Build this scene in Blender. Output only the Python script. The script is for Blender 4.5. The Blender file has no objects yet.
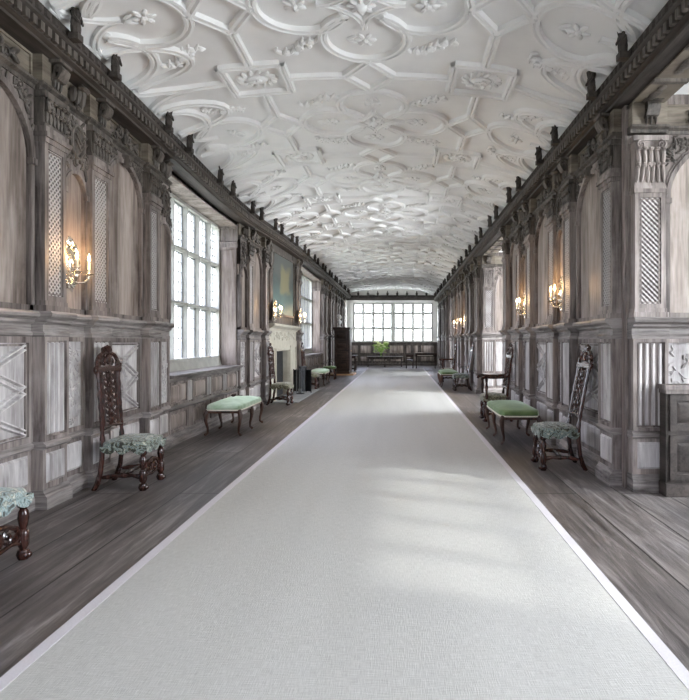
import bpy, bmesh, math, random
from mathutils import Vector, Matrix
PI = math.pi
C = bpy.context.scene.collection
SC = bpy.context.scene
rng = random.Random(7)

# ------------------------------------------------------------------ dimensions (metres)
ZE0, ZE1 = 1.33, 3.64          # end window
XL, XR = -3.12, 2.20          # panelled wall planes
X0 = -0.43                    # vault axis
YB, YE = -3.6, 33.0           # back wall, end wall
ZC = 3.78                     # cornice soffit
CAMH = 1.42

def sstep(a, b, x):
    t = max(0.0, min(1.0, (x - a) / (b - a)))
    return t * t * (3 - 2 * t)

def sag(x, y, z):
    """the old building is out of true: its wall heads rise and dip along the room"""
    wz = max(0.0, min(1.0, (z - 1.2) / 2.4))
    if wz <= 0: return 0.0
    u = x - X0
    dl = 0.08 - 0.19 * math.exp(-((y - 10.3) / 3.6) ** 2)
    dr = -0.08 - 0.02 * sstep(7, 3, y)
    return wz * (dl * sstep(1.5, 2.35, -u) + dr * sstep(1.5, 2.2, u))

def W(p):
    return Vector((p[0], p[1], p[2] + sag(p[0], p[1], p[2])))

# ------------------------------------------------------------------ materials
def new_mat(name):
    m = bpy.data.materials.new(name); m.use_nodes = True
    nt = m.node_tree; b = nt.nodes['Principled BSDF']
    return m, nt, b

def N(nt, t, **kw):
    n = nt.nodes.new(t)
    for k, v in kw.items():
        if k in n.inputs: n.inputs[k].default_value = v
        else: setattr(n, k, v)
    return n

def ramp(nt, stops):
    r = nt.nodes.new('ShaderNodeValToRGB')
    e = r.color_ramp.elements
    while len(e) < len(stops): e.new(0.5)
    for i, (p, c) in enumerate(stops):
        e[i].position = p; e[i].color = (*c, 1)
    return r

def wood(name, dark, light, scale=(9, 9, 0.7), rough=0.55, bump=0.25, vary=0.25, spec=0.35, wear=0.0, wearc=(.6, .57, .55)):
    m, nt, b = new_mat(name); L = nt.links.new
    tc = N(nt, 'ShaderNodeTexCoord'); oi = N(nt, 'ShaderNodeObjectInfo')
    add = N(nt, 'ShaderNodeVectorMath', operation='ADD')
    mul = N(nt, 'ShaderNodeVectorMath', operation='SCALE'); mul.inputs['Scale'].default_value = 17.0
    cmb = N(nt, 'ShaderNodeCombineXYZ'); L(oi.outputs['Random'], cmb.inputs[0]); L(oi.outputs['Random'], cmb.inputs[2])
    L(cmb.outputs[0], mul.inputs[0]); L(tc.outputs['Object'], add.inputs[0]); L(mul.outputs[0], add.inputs[1])
    mp = N(nt, 'ShaderNodeMapping'); mp.inputs['Scale'].default_value = scale; L(add.outputs[0], mp.inputs[0])
    n1 = N(nt, 'ShaderNodeTexNoise', Scale=1.0, Detail=6.0, Roughness=0.62, Distortion=0.6); L(mp.outputs[0], n1.inputs['Vector'])
    mp2 = N(nt, 'ShaderNodeMapping'); mp2.inputs['Scale'].default_value = tuple(6 * s for s in scale); L(add.outputs[0], mp2.inputs[0])
    n2 = N(nt, 'ShaderNodeTexNoise', Scale=1.0, Detail=3.0); L(mp2.outputs[0], n2.inputs['Vector'])
    mx = N(nt, 'ShaderNodeMath', operation='MULTIPLY_ADD'); L(n2.outputs[0], mx.inputs[0]); mx.inputs[1].default_value = 0.35
    L(n1.outputs[0], mx.inputs[2])
    mid = tuple((a + c) / 2 for a, c in zip(dark, light))
    r = ramp(nt, [(0.50, dark), (0.67, mid), (0.84, light)]); L(mx.outputs[0], r.inputs[0])
    col = r.outputs[0]
    if wear:
        n3 = N(nt, 'ShaderNodeTexNoise', Scale=2.2, Detail=5.0, Roughness=0.7); L(add.outputs[0], n3.inputs['Vector'])
        r3 = ramp(nt, [(0.5, (0, 0, 0)), (0.72, (wear, wear, wear))]); L(n3.outputs[0], r3.inputs[0])
        w = N(nt, 'ShaderNodeMix', data_type='RGBA'); L(r3.outputs[0], w.inputs[0]); L(col, w.inputs[6]); w.inputs[7].default_value = (*wearc, 1)
        col = w.outputs[2]
    hs = N(nt, 'ShaderNodeHueSaturation')
    mr = N(nt, 'ShaderNodeMapRange'); mr.inputs[3].default_value = 1 - vary; mr.inputs[4].default_value = 1 + vary
    L(oi.outputs['Random'], mr.inputs[0]); L(mr.outputs[0], hs.inputs['Value']); L(col, hs.inputs['Color'])
    L(hs.outputs[0], b.inputs['Base Color'])
    b.inputs['Roughness'].default_value = rough; b.inputs['Specular IOR Level'].default_value = spec
    if bump:
        bp = N(nt, 'ShaderNodeBump', Strength=bump, Distance=0.01); L(mx.outputs[0], bp.inputs['Height']); L(bp.outputs[0], b.inputs['Normal'])
    return m

def plain(name, col, rough=0.6, metal=0.0, spec=0.4, noise=0.12, nscale=14.0, bump=0.0):
    m, nt, b = new_mat(name); L = nt.links.new
    tc = N(nt, 'ShaderNodeTexCoord')
    n1 = N(nt, 'ShaderNodeTexNoise', Scale=nscale, Detail=5.0); L(tc.outputs['Object'], n1.inputs['Vector'])
    a = tuple(c * (1 - noise) for c in col); d = tuple(min(1, c * (1 + noise)) for c in col)
    r = ramp(nt, [(0.3, a), (0.7, d)]); L(n1.outputs[0], r.inputs[0]); L(r.outputs[0], b.inputs['Base Color'])
    b.inputs['Roughness'].default_value = rough; b.inputs['Metallic'].default_value = metal; b.inputs['Specular IOR Level'].default_value = spec
    if bump:
        bp = N(nt, 'ShaderNodeBump', Strength=bump, Distance=0.01); L(n1.outputs[0], bp.inputs['Height']); L(bp.outputs[0], b.inputs['Normal'])
    return m

def interlace(name, dark, light, k1=95.0, k2=80.0, diag=False):
    """carved guilloche / basket pattern cut in the pilaster faces"""
    m, nt, b = new_mat(name); L = nt.links.new
    tc = N(nt, 'ShaderNodeTexCoord'); sp = N(nt, 'ShaderNodeSeparateXYZ'); L(tc.outputs['Object'], sp.inputs[0])
    def M(op, x, y=None, z=None):
        n = N(nt, 'ShaderNodeMath', operation=op)
        for i, q in enumerate((x, y, z)):
            if q is None: continue
            if isinstance(q, (int, float)): n.inputs[i].default_value = q
            else: L(q, n.inputs[i])
        return n.outputs[0]
    a = M('ADD', sp.outputs[0], sp.outputs[1])
    p = M('SINE', M('MULTIPLY', M('ADD', a, sp.outputs[2]), k1))
    q = M('SINE', M('MULTIPLY', M('SUBTRACT', a, sp.outputs[2]), k2))
    h = p if diag else M('MAXIMUM', p, q)
    if diag: h = M('MULTIPLY_ADD', q, 0.25, M('MULTIPLY', p, 0.8))
    nz = N(nt, 'ShaderNodeTexNoise', Scale=5.0, Detail=4.0); L(tc.outputs['Object'], nz.inputs['Vector'])
    h2 = M('MULTIPLY_ADD', nz.outputs[0], 0.8, M('MULTIPLY', h, 0.5))
    r = ramp(nt, [(0.05, dark), (0.75, light)]); L(h2, r.inputs[0]); L(r.outputs[0], b.inputs['Base Color'])
    bp = N(nt, 'ShaderNodeBump', Strength=0.9, Distance=0.012); L(h, bp.inputs['Height']); L(bp.outputs[0], b.inputs['Normal'])
    b.inputs['Roughness'].default_value = 0.6; b.inputs['Specular IOR Level'].default_value = 0.3
    return m

def tapestry(name, cols, scale=22.0):
    m, nt, b = new_mat(name); L = nt.links.new
    tc = N(nt, 'ShaderNodeTexCoord')
    n1 = N(nt, 'ShaderNodeTexNoise', Scale=scale, Detail=3.0, Distortion=1.8); L(tc.outputs['Object'], n1.inputs['Vector'])
    st = [(0.36 + 0.28 * i / (len(cols) - 1), c) for i, c in enumerate(cols)]
    r = ramp(nt, st); r.color_ramp.interpolation = 'CONSTANT' if len(cols) > 5 else 'LINEAR'; L(n1.outputs[0], r.inputs[0]); L(r.outputs[0], b.inputs['Base Color'])
    n2 = N(nt, 'ShaderNodeTexNoise', Scale=300.0); L(tc.outputs['Object'], n2.inputs['Vector'])
    bp = N(nt, 'ShaderNodeBump', Strength=0.3, Distance=0.004); L(n2.outputs[0], bp.inputs['Height']); L(bp.outputs[0], b.inputs['Normal'])
    b.inputs['Roughness'].default_value = 0.9; b.inputs['Sheen Weight'].default_value = 0.25
    return m

def velvet(name, a, c, sheen=0.5):
    m, nt, b = new_mat(name); L = nt.links.new
    tc = N(nt, 'ShaderNodeTexCoord')
    n1 = N(nt, 'ShaderNodeTexNoise', Scale=7.0, Detail=4.0); L(tc.outputs['Object'], n1.inputs['Vector'])
    r = ramp(nt, [(0.3, a), (0.7, c)]); L(n1.outputs[0], r.inputs[0]); L(r.outputs[0], b.inputs['Base Color'])
    b.inputs['Roughness'].default_value = 0.85
    b.inputs['Sheen Weight'].default_value = sheen; b.inputs['Sheen Roughness'].default_value = 0.35
    b.inputs['Sheen Tint'].default_value = (0.8, 0.95, 0.8, 1)
    return m

MT = {}
MT['frame'] = wood('weathered oak framing', (.055, .042, .038), (.29, .248, .228), wear=0.3, wearc=(.40, .37, .36))
MT['frameh'] = wood('weathered oak moulding', (.05, .042, .039), (.30, .27, .255), scale=(1.0, 1.0, 16), wear=0.35, wearc=(.42, .395, .39))
MT['board'] = wood('silvered oak board', (.11, .083, .068), (.39, .33, .295), scale=(5, 5, .5), wear=0.2, wearc=(.5, .46, .44), vary=0.14)
MT['limed'] = wood('pale bleached oak', (.26, .235, .23), (.60, .575, .565), scale=(6, 6, .8), wear=0.3, wearc=(.68, .66, .65), vary=0.12)
MT['dark'] = wood('dark carved oak', (.026, .022, .019), (.135, .115, .10), scale=(12, 12, 2), wear=0.18, wearc=(.24, .21, .19), vary=0.18)
MT['frieze'] = wood('brown oak frieze board', (.075, .06, .045), (.24, .205, .165), scale=(1.2, 1.2, 8), vary=0.15)
MT['cornice'] = wood('near black oak cornice', (.016, .013, .011), (.065, .054, .048), scale=(9, 0.8, 9), wear=0.15, wearc=(.13, .115, .105))
MT['black'] = wood('black oak', (.012, .006, .0045), (.05, .026, .018), scale=(3, 3, 8), rough=0.5)
MT['walnut'] = wood('polished walnut', (.012, .0048, .0038), (.06, .022, .016), scale=(14, 14, 3), rough=0.22, bump=0.1, spec=0.6)
MT['mahog'] = wood('brown mahogany', (.02, .009, .006), (.09, .038, .022), scale=(10, 10, 3), rough=0.3, bump=0.1, spec=0.55)
MT['honey'] = wood('honey oak', (.28, .15, .07), (.55, .34, .18), scale=(1, 7, 7), rough=0.4)
MT['inlay'] = interlace('interlace carving', (.13, .11, .105), (.47, .445, .435), 125, 125)
MT['inlayd'] = interlace('diagonal carving', (.13, .105, .10), (.52, .49, .48), k1=130, k2=110, diag=True)
MT['plaster'] = plain('white ceiling plaster', (.80, .80, .80), rough=0.9, noise=0.04, nscale=3.0, bump=0.08)
MT['plasterw'] = plain('white wall plaster', (.74, .73, .70), rough=0.9, noise=0.05, nscale=3.0)
MT['stone'] = plain('cream carved stone', (.42, .395, .33), rough=0.8, noise=0.1, nscale=6.0, bump=0.15)
MT['mull'] = plain('pale limestone', (.40, .40, .37), rough=0.8, noise=0.1, nscale=8.0)
MT['slab'] = plain('blue grey hearth stone', (.30, .32, .35), rough=0.45, noise=0.2, nscale=5.0)
MT['soot'] = plain('sooty firebrick', (.022, .022, .022), rough=0.95, noise=0.4)
MT['iron'] = plain('black iron', (.012, .013, .016), rough=0.35, metal=0.4, noise=0.2)
MT['steel'] = plain('polished steel', (.25, .26, .27), rough=0.3, metal=1.0, noise=0.05)
MT['lead'] = plain('window lead', (.20, .21, .21), rough=0.6, noise=0.1)
MT['silver'] = plain('chased silver', (.78, .74, .68), rough=0.22, metal=1.0, noise=0.1, nscale=30.0, bump=0.3)
MT['brass'] = plain('aged brass', (.55, .36, .14), rough=0.3, metal=1.0, noise=0.15)
MT['wax'] = plain('ivory wax', (.62, .57, .47), rough=0.5, noise=0.03)
MT['bust'] = plain('grey marble', (.55, .55, .56), rough=0.45, noise=0.1)
MT['leaf'] = plain('fresh green leaf', (.30, .48, .10), rough=0.5, noise=0.3, nscale=9.0)
MT['petal'] = plain('pale lily petal', (.80, .84, .50), rough=0.6, noise=0.1)
MT['trimw'] = plain('cream braid', (.72, .70, .60), rough=0.9, noise=0.1, nscale=60.0)
MT['band'] = plain('lavender grey binding', (.60, .575, .60), rough=0.95, noise=0.06, nscale=120.0)
MT['tap'] = tapestry('blue green flower tapestry', [(.02, .022, .016), (.10, .105, .06), (.25, .30, .27), (.085, .13, .14), (.30, .32, .26), (.50, .50, .42)], 17.0)
MT['tapb'] = tapestry('pale teal tapestry', [(.05, .055, .045), (.20, .28, .28), (.36, .44, .43), (.15, .17, .14), (.52, .53, .46)], 13.0)
MT['tapo'] = tapestry('olive tapestry', [(.045, .045, .03), (.12, .12, .07), (.20, .20, .13), (.34, .33, .26)])
MT['green'] = velvet('moss green velvet', (.065, .115, .04), (.13, .205, .075))
MT['mint'] = velvet('window lit green velvet', (.26, .39, .25), (.52, .62, .49), 1.0)  # lighter copy of the green velvet; window glow is put into its colour
def flame_mat():
    m, nt, b = new_mat('candle flame')
    b.inputs['Emission Color'].default_value = (1, .62, .24, 1); b.inputs['Emission Strength'].default_value = 25.0
    b.inputs['Base Color'].default_value = (1, .7, .3, 1)
    return m
MT['flame'] = flame_mat()
def glass_mat():
    m = bpy.data.materials.new('old window glass'); m.use_nodes = True
    nt = m.node_tree; nt.nodes.clear(); L = nt.links.new
    o = N(nt, 'ShaderNodeOutputMaterial'); t = N(nt, 'ShaderNodeBsdfTransparent'); g = N(nt, 'ShaderNodeBsdfGlossy')
    t.inputs[0].default_value = (.93, .945, .94, 1); g.inputs['Roughness'].default_value = 0.08
    mx = N(nt, 'ShaderNodeMixShader'); mx.inputs[0].default_value = 0.06
    L(t.outputs[0], mx.inputs[1]); L(g.outputs[0], mx.inputs[2]); L(mx.outputs[0], o.inputs[0])
    return m
MT['glass'] = glass_mat()
def vase_glass():
    m = bpy.data.materials.new('clear vase glass'); m.use_nodes = True
    nt = m.node_tree; nt.nodes.clear(); L = nt.links.new
    o = N(nt, 'ShaderNodeOutputMaterial'); t = N(nt, 'ShaderNodeBsdfTransparent'); g = N(nt, 'ShaderNodeBsdfGlossy')
    t.inputs[0].default_value = (.75, .82, .80, 1); g.inputs['Roughness'].default_value = 0.05
    mx = N(nt, 'ShaderNodeMixShader'); mx.inputs[0].default_value = 0.15
    L(t.outputs[0], mx.inputs[1]); L(g.outputs[0], mx.inputs[2]); L(mx.outputs[0], o.inputs[0])
    return m
MT['vglass'] = vase_glass()
def floor_mat():
    m, nt, b = new_mat('wide oak boards'); L = nt.links.new
    tc = N(nt, 'ShaderNodeTexCoord')
    mp = N(nt, 'ShaderNodeMapping'); mp.inputs['Rotation'].default_value = (0, 0, PI / 2); L(tc.outputs['Object'], mp.inputs[0])
    br = N(nt, 'ShaderNodeTexBrick'); L(mp.outputs[0], br.inputs['Vector'])
    br.offset = 0.37; br.inputs['Scale'].default_value = 1.0; br.inputs['Brick Width'].default_value = 5.3; br.inputs['Row Height'].default_value = 0.41
    br.inputs['Mortar Size'].default_value = 0.007; br.inputs['Mortar Smooth'].default_value = 0.3; br.inputs['Bias'].default_value = 0.0
    br.inputs['Color1'].default_value = (.75, .72, .70, 1); br.inputs['Color2'].default_value = (1.25, 1.22, 1.2, 1); br.inputs['Mortar'].default_value = (.12, .12, .12, 1)
    mg = N(nt, 'ShaderNodeMapping'); mg.inputs['Scale'].default_value = (14, 0.9, 1); L(tc.outputs['Object'], mg.inputs[0])
    n1 = N(nt, 'ShaderNodeTexNoise', Scale=1.0, Detail=8.0, Roughness=0.7, Distortion=0.9); L(mg.outputs[0], n1.inputs['Vector'])
    n2 = N(nt, 'ShaderNodeTexNoise', Scale=0.9, Detail=4.0); L(tc.outputs['Object'], n2.inputs['Vector'])
    r = ramp(nt, [(0.33, (.042, .038, .037)), (0.52, (.115, .107, .105)), (0.74, (.28, .268, .27))]); L(n1.outputs[0], r.inputs[0])
    r2 = ramp(nt, [(0.4, (.82, .82, .84)), (0.65, (1.3, 1.27, 1.25))]); L(n2.outputs[0], r2.inputs[0])
    a = N(nt, 'ShaderNodeMix', data_type='RGBA', blend_type='MULTIPLY'); a.inputs[0].default_value = 1; L(r.outputs[0], a.inputs[6]); L(br.outputs['Color'], a.inputs[7])
    c = N(nt, 'ShaderNodeMix', data_type='RGBA', blend_type='MULTIPLY'); c.inputs[0].default_value = 1; L(a.outputs[2], c.inputs[6]); L(r2.outputs[0], c.inputs[7])
    L(c.outputs[2], b.inputs['Base Color'])
    mr = N(nt, 'ShaderNodeMapRange'); mr.inputs[3].default_value = 0.34; mr.inputs[4].default_value = 0.6; L(n1.outputs[0], mr.inputs[0]); L(mr.outputs[0], b.inputs['Roughness'])
    hh = N(nt, 'ShaderNodeMath', operation='MULTIPLY_ADD'); L(br.outputs['Fac'], hh.inputs[0]); hh.inputs[1].default_value = -1.2; L(n1.outputs[0], hh.inputs[2])
    bp = N(nt, 'ShaderNodeBump', Strength=0.45, Distance=0.01); L(hh.outputs[0], bp.inputs['Height']); L(bp.outputs[0], b.inputs['Normal'])
    return m
MT['floor'] = floor_mat()
def carpet_mat():
    m, nt, b = new_mat('grey sisal weave'); L = nt.links.new
    tc = N(nt, 'ShaderNodeTexCoord')
    mg = N(nt, 'ShaderNodeMapping'); mg.inputs['Scale'].default_value = (240, 16, 1); L(tc.outputs['Object'], mg.inputs[0])
    n1 = N(nt, 'ShaderNodeTexNoise', Scale=1.0, Detail=2.0); L(mg.outputs[0], n1.inputs['Vector'])
    mh = N(nt, 'ShaderNodeMapping'); mh.inputs['Scale'].default_value = (16, 220, 1); L(tc.outputs['Object'], mh.inputs[0])
    n3 = N(nt, 'ShaderNodeTexNoise', Scale=1.0, Detail=2.0); L(mh.outputs[0], n3.inputs['Vector'])
    ms = N(nt, 'ShaderNodeMapping'); ms.inputs['Scale'].default_value = (2.3, 0.12, 1); L(tc.outputs['Object'], ms.inputs[0])
    n2 = N(nt, 'ShaderNodeTexNoise', Scale=1.0, Detail=3.0); L(ms.outputs[0], n2.inputs['Vector'])
    s = N(nt, 'ShaderNodeMath', operation='ADD'); L(n1.outputs[0], s.inputs[0]); L(n3.outputs[0], s.inputs[1])
    s2 = N(nt, 'ShaderNodeMath', operation='MULTIPLY_ADD'); L(n2.outputs[0], s2.inputs[0]); s2.inputs[1].default_value = 0.55; L(s.outputs[0], s2.inputs[2])
    r = ramp(nt, [(0.35, (.40, .395, .37)), (0.8, (.63, .625, .595))])
    d = N(nt, 'ShaderNodeMath', operation='MULTIPLY'); L(s2.outputs[0], d.inputs[0]); d.inputs[1].default_value = 0.44; L(d.outputs[0], r.inputs[0])
    L(r.outputs[0], b.inputs['Base Color']); b.inputs['Roughness'].default_value = 0.95; b.inputs['Specular IOR Level'].default_value = 0.15
    bp = N(nt, 'ShaderNodeBump', Strength=0.5, Distance=0.004); L(s.outputs[0], bp.inputs['Height']); L(bp.outputs[0], b.inputs['Normal'])
    return m
MT['carpet'] = carpet_mat()
def painting_mat():
    """an indistinct landscape in slate, ochre and teal"""
    m, nt, b = new_mat('faded landscape paint'); L = nt.links.new
    tc = N(nt, 'ShaderNodeTexCoord'); mp = N(nt, 'ShaderNodeMapping'); mp.inputs['Scale'].default_value = (1, .8, 1.2); L(tc.outputs['Generated'], mp.inputs[0])
    n1 = N(nt, 'ShaderNodeTexNoise', Scale=3.5, Detail=6.0, Distortion=0.6); L(mp.outputs[0], n1.inputs['Vector'])
    sp = N(nt, 'ShaderNodeSeparateXYZ'); L(tc.outputs['Generated'], sp.inputs[0])
    z = N(nt, 'ShaderNodeMath', operation='MULTIPLY_ADD'); L(n1.outputs[0], z.inputs[0]); z.inputs[1].default_value = 0.5; L(sp.outputs[2], z.inputs[2])
    r = ramp(nt, [(0.25, (.12, .20, .19)), (0.6, (.075, .125, .12)), (0.85, (.05, .07, .07)), (1.0, (.08, .09, .085))]); L(z.outputs[0], r.inputs[0])
    dx = N(nt, 'ShaderNodeMath', operation='SUBTRACT'); L(sp.outputs[1], dx.inputs[0]); dx.inputs[1].default_value = 0.60
    ab = N(nt, 'ShaderNodeMath', operation='ABSOLUTE'); L(dx.outputs[0], ab.inputs[0])
    dz = N(nt, 'ShaderNodeMath', operation='SUBTRACT'); L(sp.outputs[2], dz.inputs[0]); dz.inputs[1].default_value = 0.60
    az = N(nt, 'ShaderNodeMath', operation='ABSOLUTE'); L(dz.outputs[0], az.inputs[0])
    k = N(nt, 'ShaderNodeMath', operation='MAXIMUM'); L(ab.outputs[0], k.inputs[0]); L(az.outputs[0], k.inputs[1])
    k2 = N(nt, 'ShaderNodeMath', operation='MULTIPLY_ADD'); L(n1.outputs[0], k2.inputs[0]); k2.inputs[1].default_value = 0.42; L(k.outputs[0], k2.inputs[2])
    rr = ramp(nt, [(0.40, (1, 1, 1)), (0.50, (0, 0, 0))]); L(k2.outputs[0], rr.inputs[0])
    mx = N(nt, 'ShaderNodeMix', data_type='RGBA'); L(rr.outputs[0], mx.inputs[0]); L(r.outputs[0], mx.inputs[6]); mx.inputs[7].default_value = (.19, .175, .095, 1)
    L(mx.outputs[2], b.inputs['Base Color']); b.inputs['Roughness'].default_value = 0.6
    return m
MT['painting'] = painting_mat()

# ------------------------------------------------------------------ mesh builder
class Fr:
    """a wall frame: s along the wall, n into the room, z up"""
    def __init__(self, o, s, n): self.o, self.s, self.n = o, s, n
    def P(self, p):
        s, n, z = p
        return Vector((self.o[0] + self.s[0] * s + self.n[0] * n, self.o[1] + self.s[1] * s + self.n[1] * n, z))
FL = Fr((XL, 0), (0, 1), (1, 0))
FR_ = Fr((XR, 0), (0, 1), (-1, 0))
FE = Fr((0, YE), (1, 0), (0, -1))
BASE = {}

class MB:
    def __init__(self): self.v = []; self.f = []
    def add(self, vs, fs):
        k = len(self.v); self.v += [tuple(x) for x in vs]; self.f += [tuple(i + k for i in f) for f in fs]; return self
    def box(self, a0, a1, b0, b1, c0, c1):
        vs = [(a, b, c) for a in (a0, a1) for b in (b0, b1) for c in (c0, c1)]
        return self.add(vs, [(0, 1, 3, 2), (4, 6, 7, 5), (0, 4, 5, 1), (2, 3, 7, 6), (0, 2, 6, 4), (1, 5, 7, 3)])
    def taper(self, a0, a1, c0, c1, b0, b1, inset):
        """raised field: rectangle (a, c) at depth b0 narrowing by inset to depth b1"""
        i = inset
        vs = [(a0, b0, c0), (a1, b0, c0), (a1, b0, c1), (a0, b0, c1), (a0 + i, b1, c0 + i), (a1 - i, b1, c0 + i), (a1 - i, b1, c1 - i), (a0 + i, b1, c1 - i)]
        return self.add(vs, [(0, 1, 5, 4), (1, 2, 6, 5), (2, 3, 7, 6), (3, 0, 4, 7), (4, 5, 6, 7), (3, 2, 1, 0)])
    def border(self, a0, a1, c0, c1, w, b0, b1):
        self.box(a0, a1, b0, b1, c0, c0 + w); self.box(a0, a1, b0, b1, c1 - w, c1)
        self.box(a0, a0 + w, b0, b1, c0 + w, c1 - w); self.box(a1 - w, a1, b0, b1, c0 + w, c1 - w); return self
    def prof(self, pts, s0, s1):
        """closed profile (n, z) run along s"""
        n = len(pts)
        vs = [(s0, p[0], p[1]) for p in pts] + [(s1, p[0], p[1]) for p in pts]
        fs = [(i, (i + 1) % n, n + (i + 1) % n, n + i) for i in range(n)]
        return self.add(vs, fs + [tuple(range(n))[::-1], tuple(range(n, 2 * n))])
    def profl(self, pts, s0, s1, step=0.8):
        m = max(1, int((s1 - s0) / step)); n = len(pts)
        vs = [(s0 + (s1 - s0) * j / m, p[0], p[1]) for j in range(m + 1) for p in pts]
        fs = [(j * n + i, j * n + (i + 1) % n, (j + 1) * n + (i + 1) % n, (j + 1) * n + i) for j in range(m) for i in range(n)]
        return self.add(vs, fs + [tuple(range(n))[::-1], tuple(range(m * n, m * n + n))])
    def tube(self, path, r, k=6, cap=True):
        path = [Vector(p) for p in path]; n = len(path)
        rs = r if isinstance(r, (list, tuple)) else [r] * n
        vs = []; ref = None
        for i, p in enumerate(path):
            t = (path[min(i + 1, n - 1)] - path[max(i - 1, 0)])
            t = t.normalized() if t.length > 1e-9 else Vector((0, 0, 1))
            if ref is None: ref = Vector((1, 0, 0)) if abs(t.x) < 0.8 else Vector((0, 1, 0))
            a = (ref - t * ref.dot(t))
            if a.length < 1e-6: a = t.orthogonal()
            a.normalize(); b = t.cross(a); ref = a
            for j in range(k):
                q = 2 * PI * j / k; vs.append(p + (a * math.cos(q) + b * math.sin(q)) * rs[i])
        fs = [(i * k + j, i * k + (j + 1) % k, (i + 1) * k + (j + 1) % k, (i + 1) * k + j) for i in range(n - 1) for j in range(k)]
        if cap: fs += [tuple(range(k))[::-1], tuple(range((n - 1) * k, n * k))]
        return self.add(vs, fs)
    def lathe(self, prof, cx=0, cy=0, k=12, cz=0):
        n = len(prof)
        vs = [(cx + r * math.cos(2 * PI * j / k), cy + r * math.sin(2 * PI * j / k), cz + z) for r, z in prof for j in range(k)]
        fs = [(i * k + j, i * k + (j + 1) % k, (i + 1) * k + (j + 1) % k, (i + 1) * k + j) for i in range(n - 1) for j in range(k)]
        return self.add(vs, fs + [tuple(range(k))[::-1], tuple(range((n - 1) * k, n * k))])
    def ell(self, c, r, ang=0.0, k=6, m=4):
        """ellipsoid, turned by ang in the s-z plane"""
        ca, sa = math.cos(ang), math.sin(ang); vs = []
        def put(x, y, z): vs.append((c[0] + ca * x - sa * z, c[1] + y, c[2] + sa * x + ca * z))
        put(-r[0], 0, 0)
        for i in range(1, m):
            th = PI * i / m
            for j in range(k):
                q = 2 * PI * j / k; put(-r[0] * math.cos(th), r[1] * math.sin(th) * math.cos(q), r[2] * math.sin(th) * math.sin(q))
        put(r[0], 0, 0); e = len(vs) - 1
        fs = [(0, 1 + (j + 1) % k, 1 + j) for j in range(k)]
        for i in range(m - 2):
            fs += [(1 + i * k + j, 1 + i * k + (j + 1) % k, 1 + (i + 1) * k + (j + 1) % k, 1 + (i + 1) * k + j) for j in range(k)]
        fs += [(e, 1 + (m - 2) * k + j, 1 + (m - 2) * k + (j + 1) % k) for j in range(k)]
        return self.add(vs, fs)
    def arc_band(self, cs, cz, r0, r1, n0, n1, a0=0.0, a1=PI, k=18, sx=1.0):
        vs = []
        for i in range(k + 1):
            a = a0 + (a1 - a0) * i / k; c, s = math.cos(a), math.sin(a)
            for r, n in ((r0, n0), (r0, n1), (r1, n1), (r1, n0)): vs.append((cs + r * c * sx, n, cz + r * s))
        fs = [(4 * i + j, 4 * i + (j + 1) % 4, 4 * i + 4 + (j + 1) % 4, 4 * i + 4 + j) for i in range(k) for j in range(4)]
        return self.add(vs, fs + [(0, 1, 2, 3), (4 * k + 3, 4 * k + 2, 4 * k + 1, 4 * k)])
    def ribbon(self, path, th, s0, s1):
        """strip of thickness th following a path in (n, z), as wide as s0..s1"""
        n = len(path); vs = []
        for i, (a, b) in enumerate(path):
            p, q = path[max(i - 1, 0)], path[min(i + 1, n - 1)]
            t = Vector((q[0] - p[0], q[1] - p[1])); t = t.normalized() if t.length > 1e-9 else Vector((0, 1))
            o = Vector((-t.y, t.x)) * th / 2
            for s in (s0, s1):
                vs.append((s, a + o.x, b + o.y)); vs.append((s, a - o.x, b - o.y))
        fs = []
        for i in range(n - 1):
            k = 4 * i
            fs += [(k, k + 4, k + 6, k + 2), (k + 1, k + 3, k + 7, k + 5), (k, k + 1, k + 5, k + 4), (k + 2, k + 6, k + 7, k + 3)]
        e = 4 * (n - 1)
        return self.add(vs, fs + [(0, 2, 3, 1), (e, e + 1, e + 3, e + 2)])
    def spiral(self, cs, cz, r, n, rad, turns=1.4, start=0.0, d=1, k=5, steps=14):
        path = []
        for i in range(steps + 1):
            t = i / steps; a = start + d * turns * 2 * PI * t; q = r * (1 - 0.82 * t)
            path.append((cs + q * math.cos(a), n, cz + q * math.sin(a)))
        return self.tube(path, [rad * (1 - 0.4 * i / steps) for i in range(steps + 1)], k)
    def build(self, name, mat, parent=None, F=None, warp=False, smooth=True, ang=35, mats=None):
        vs = [F.P(p) if F else Vector(p) for p in self.v]
        if warp: vs = [W(p) for p in vs]
        b = BASE.get(parent.name, Vector((0, 0, 0))) if parent else Vector((0, 0, 0))
        me = bpy.data.meshes.new(name); me.from_pydata([v - b for v in vs], [], self.f); me.update()
        bm = bmesh.new(); bm.from_mesh(me); bmesh.ops.recalc_face_normals(bm, faces=bm.faces)
        if smooth:
            lim = math.radians(ang)
            for f in bm.faces: f.smooth = True
            for e in bm.edges:
                if len(e.link_faces) != 2 or e.calc_face_angle(9) > lim: e.smooth = False
        bm.to_mesh(me); bm.free()
        me.materials.append(MT[mat] if isinstance(mat, str) else mat)
        o = bpy.data.objects.new(name, me); C.objects.link(o)
        if parent: o.parent = parent
        BASE[o.name] = b
        return o

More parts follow.
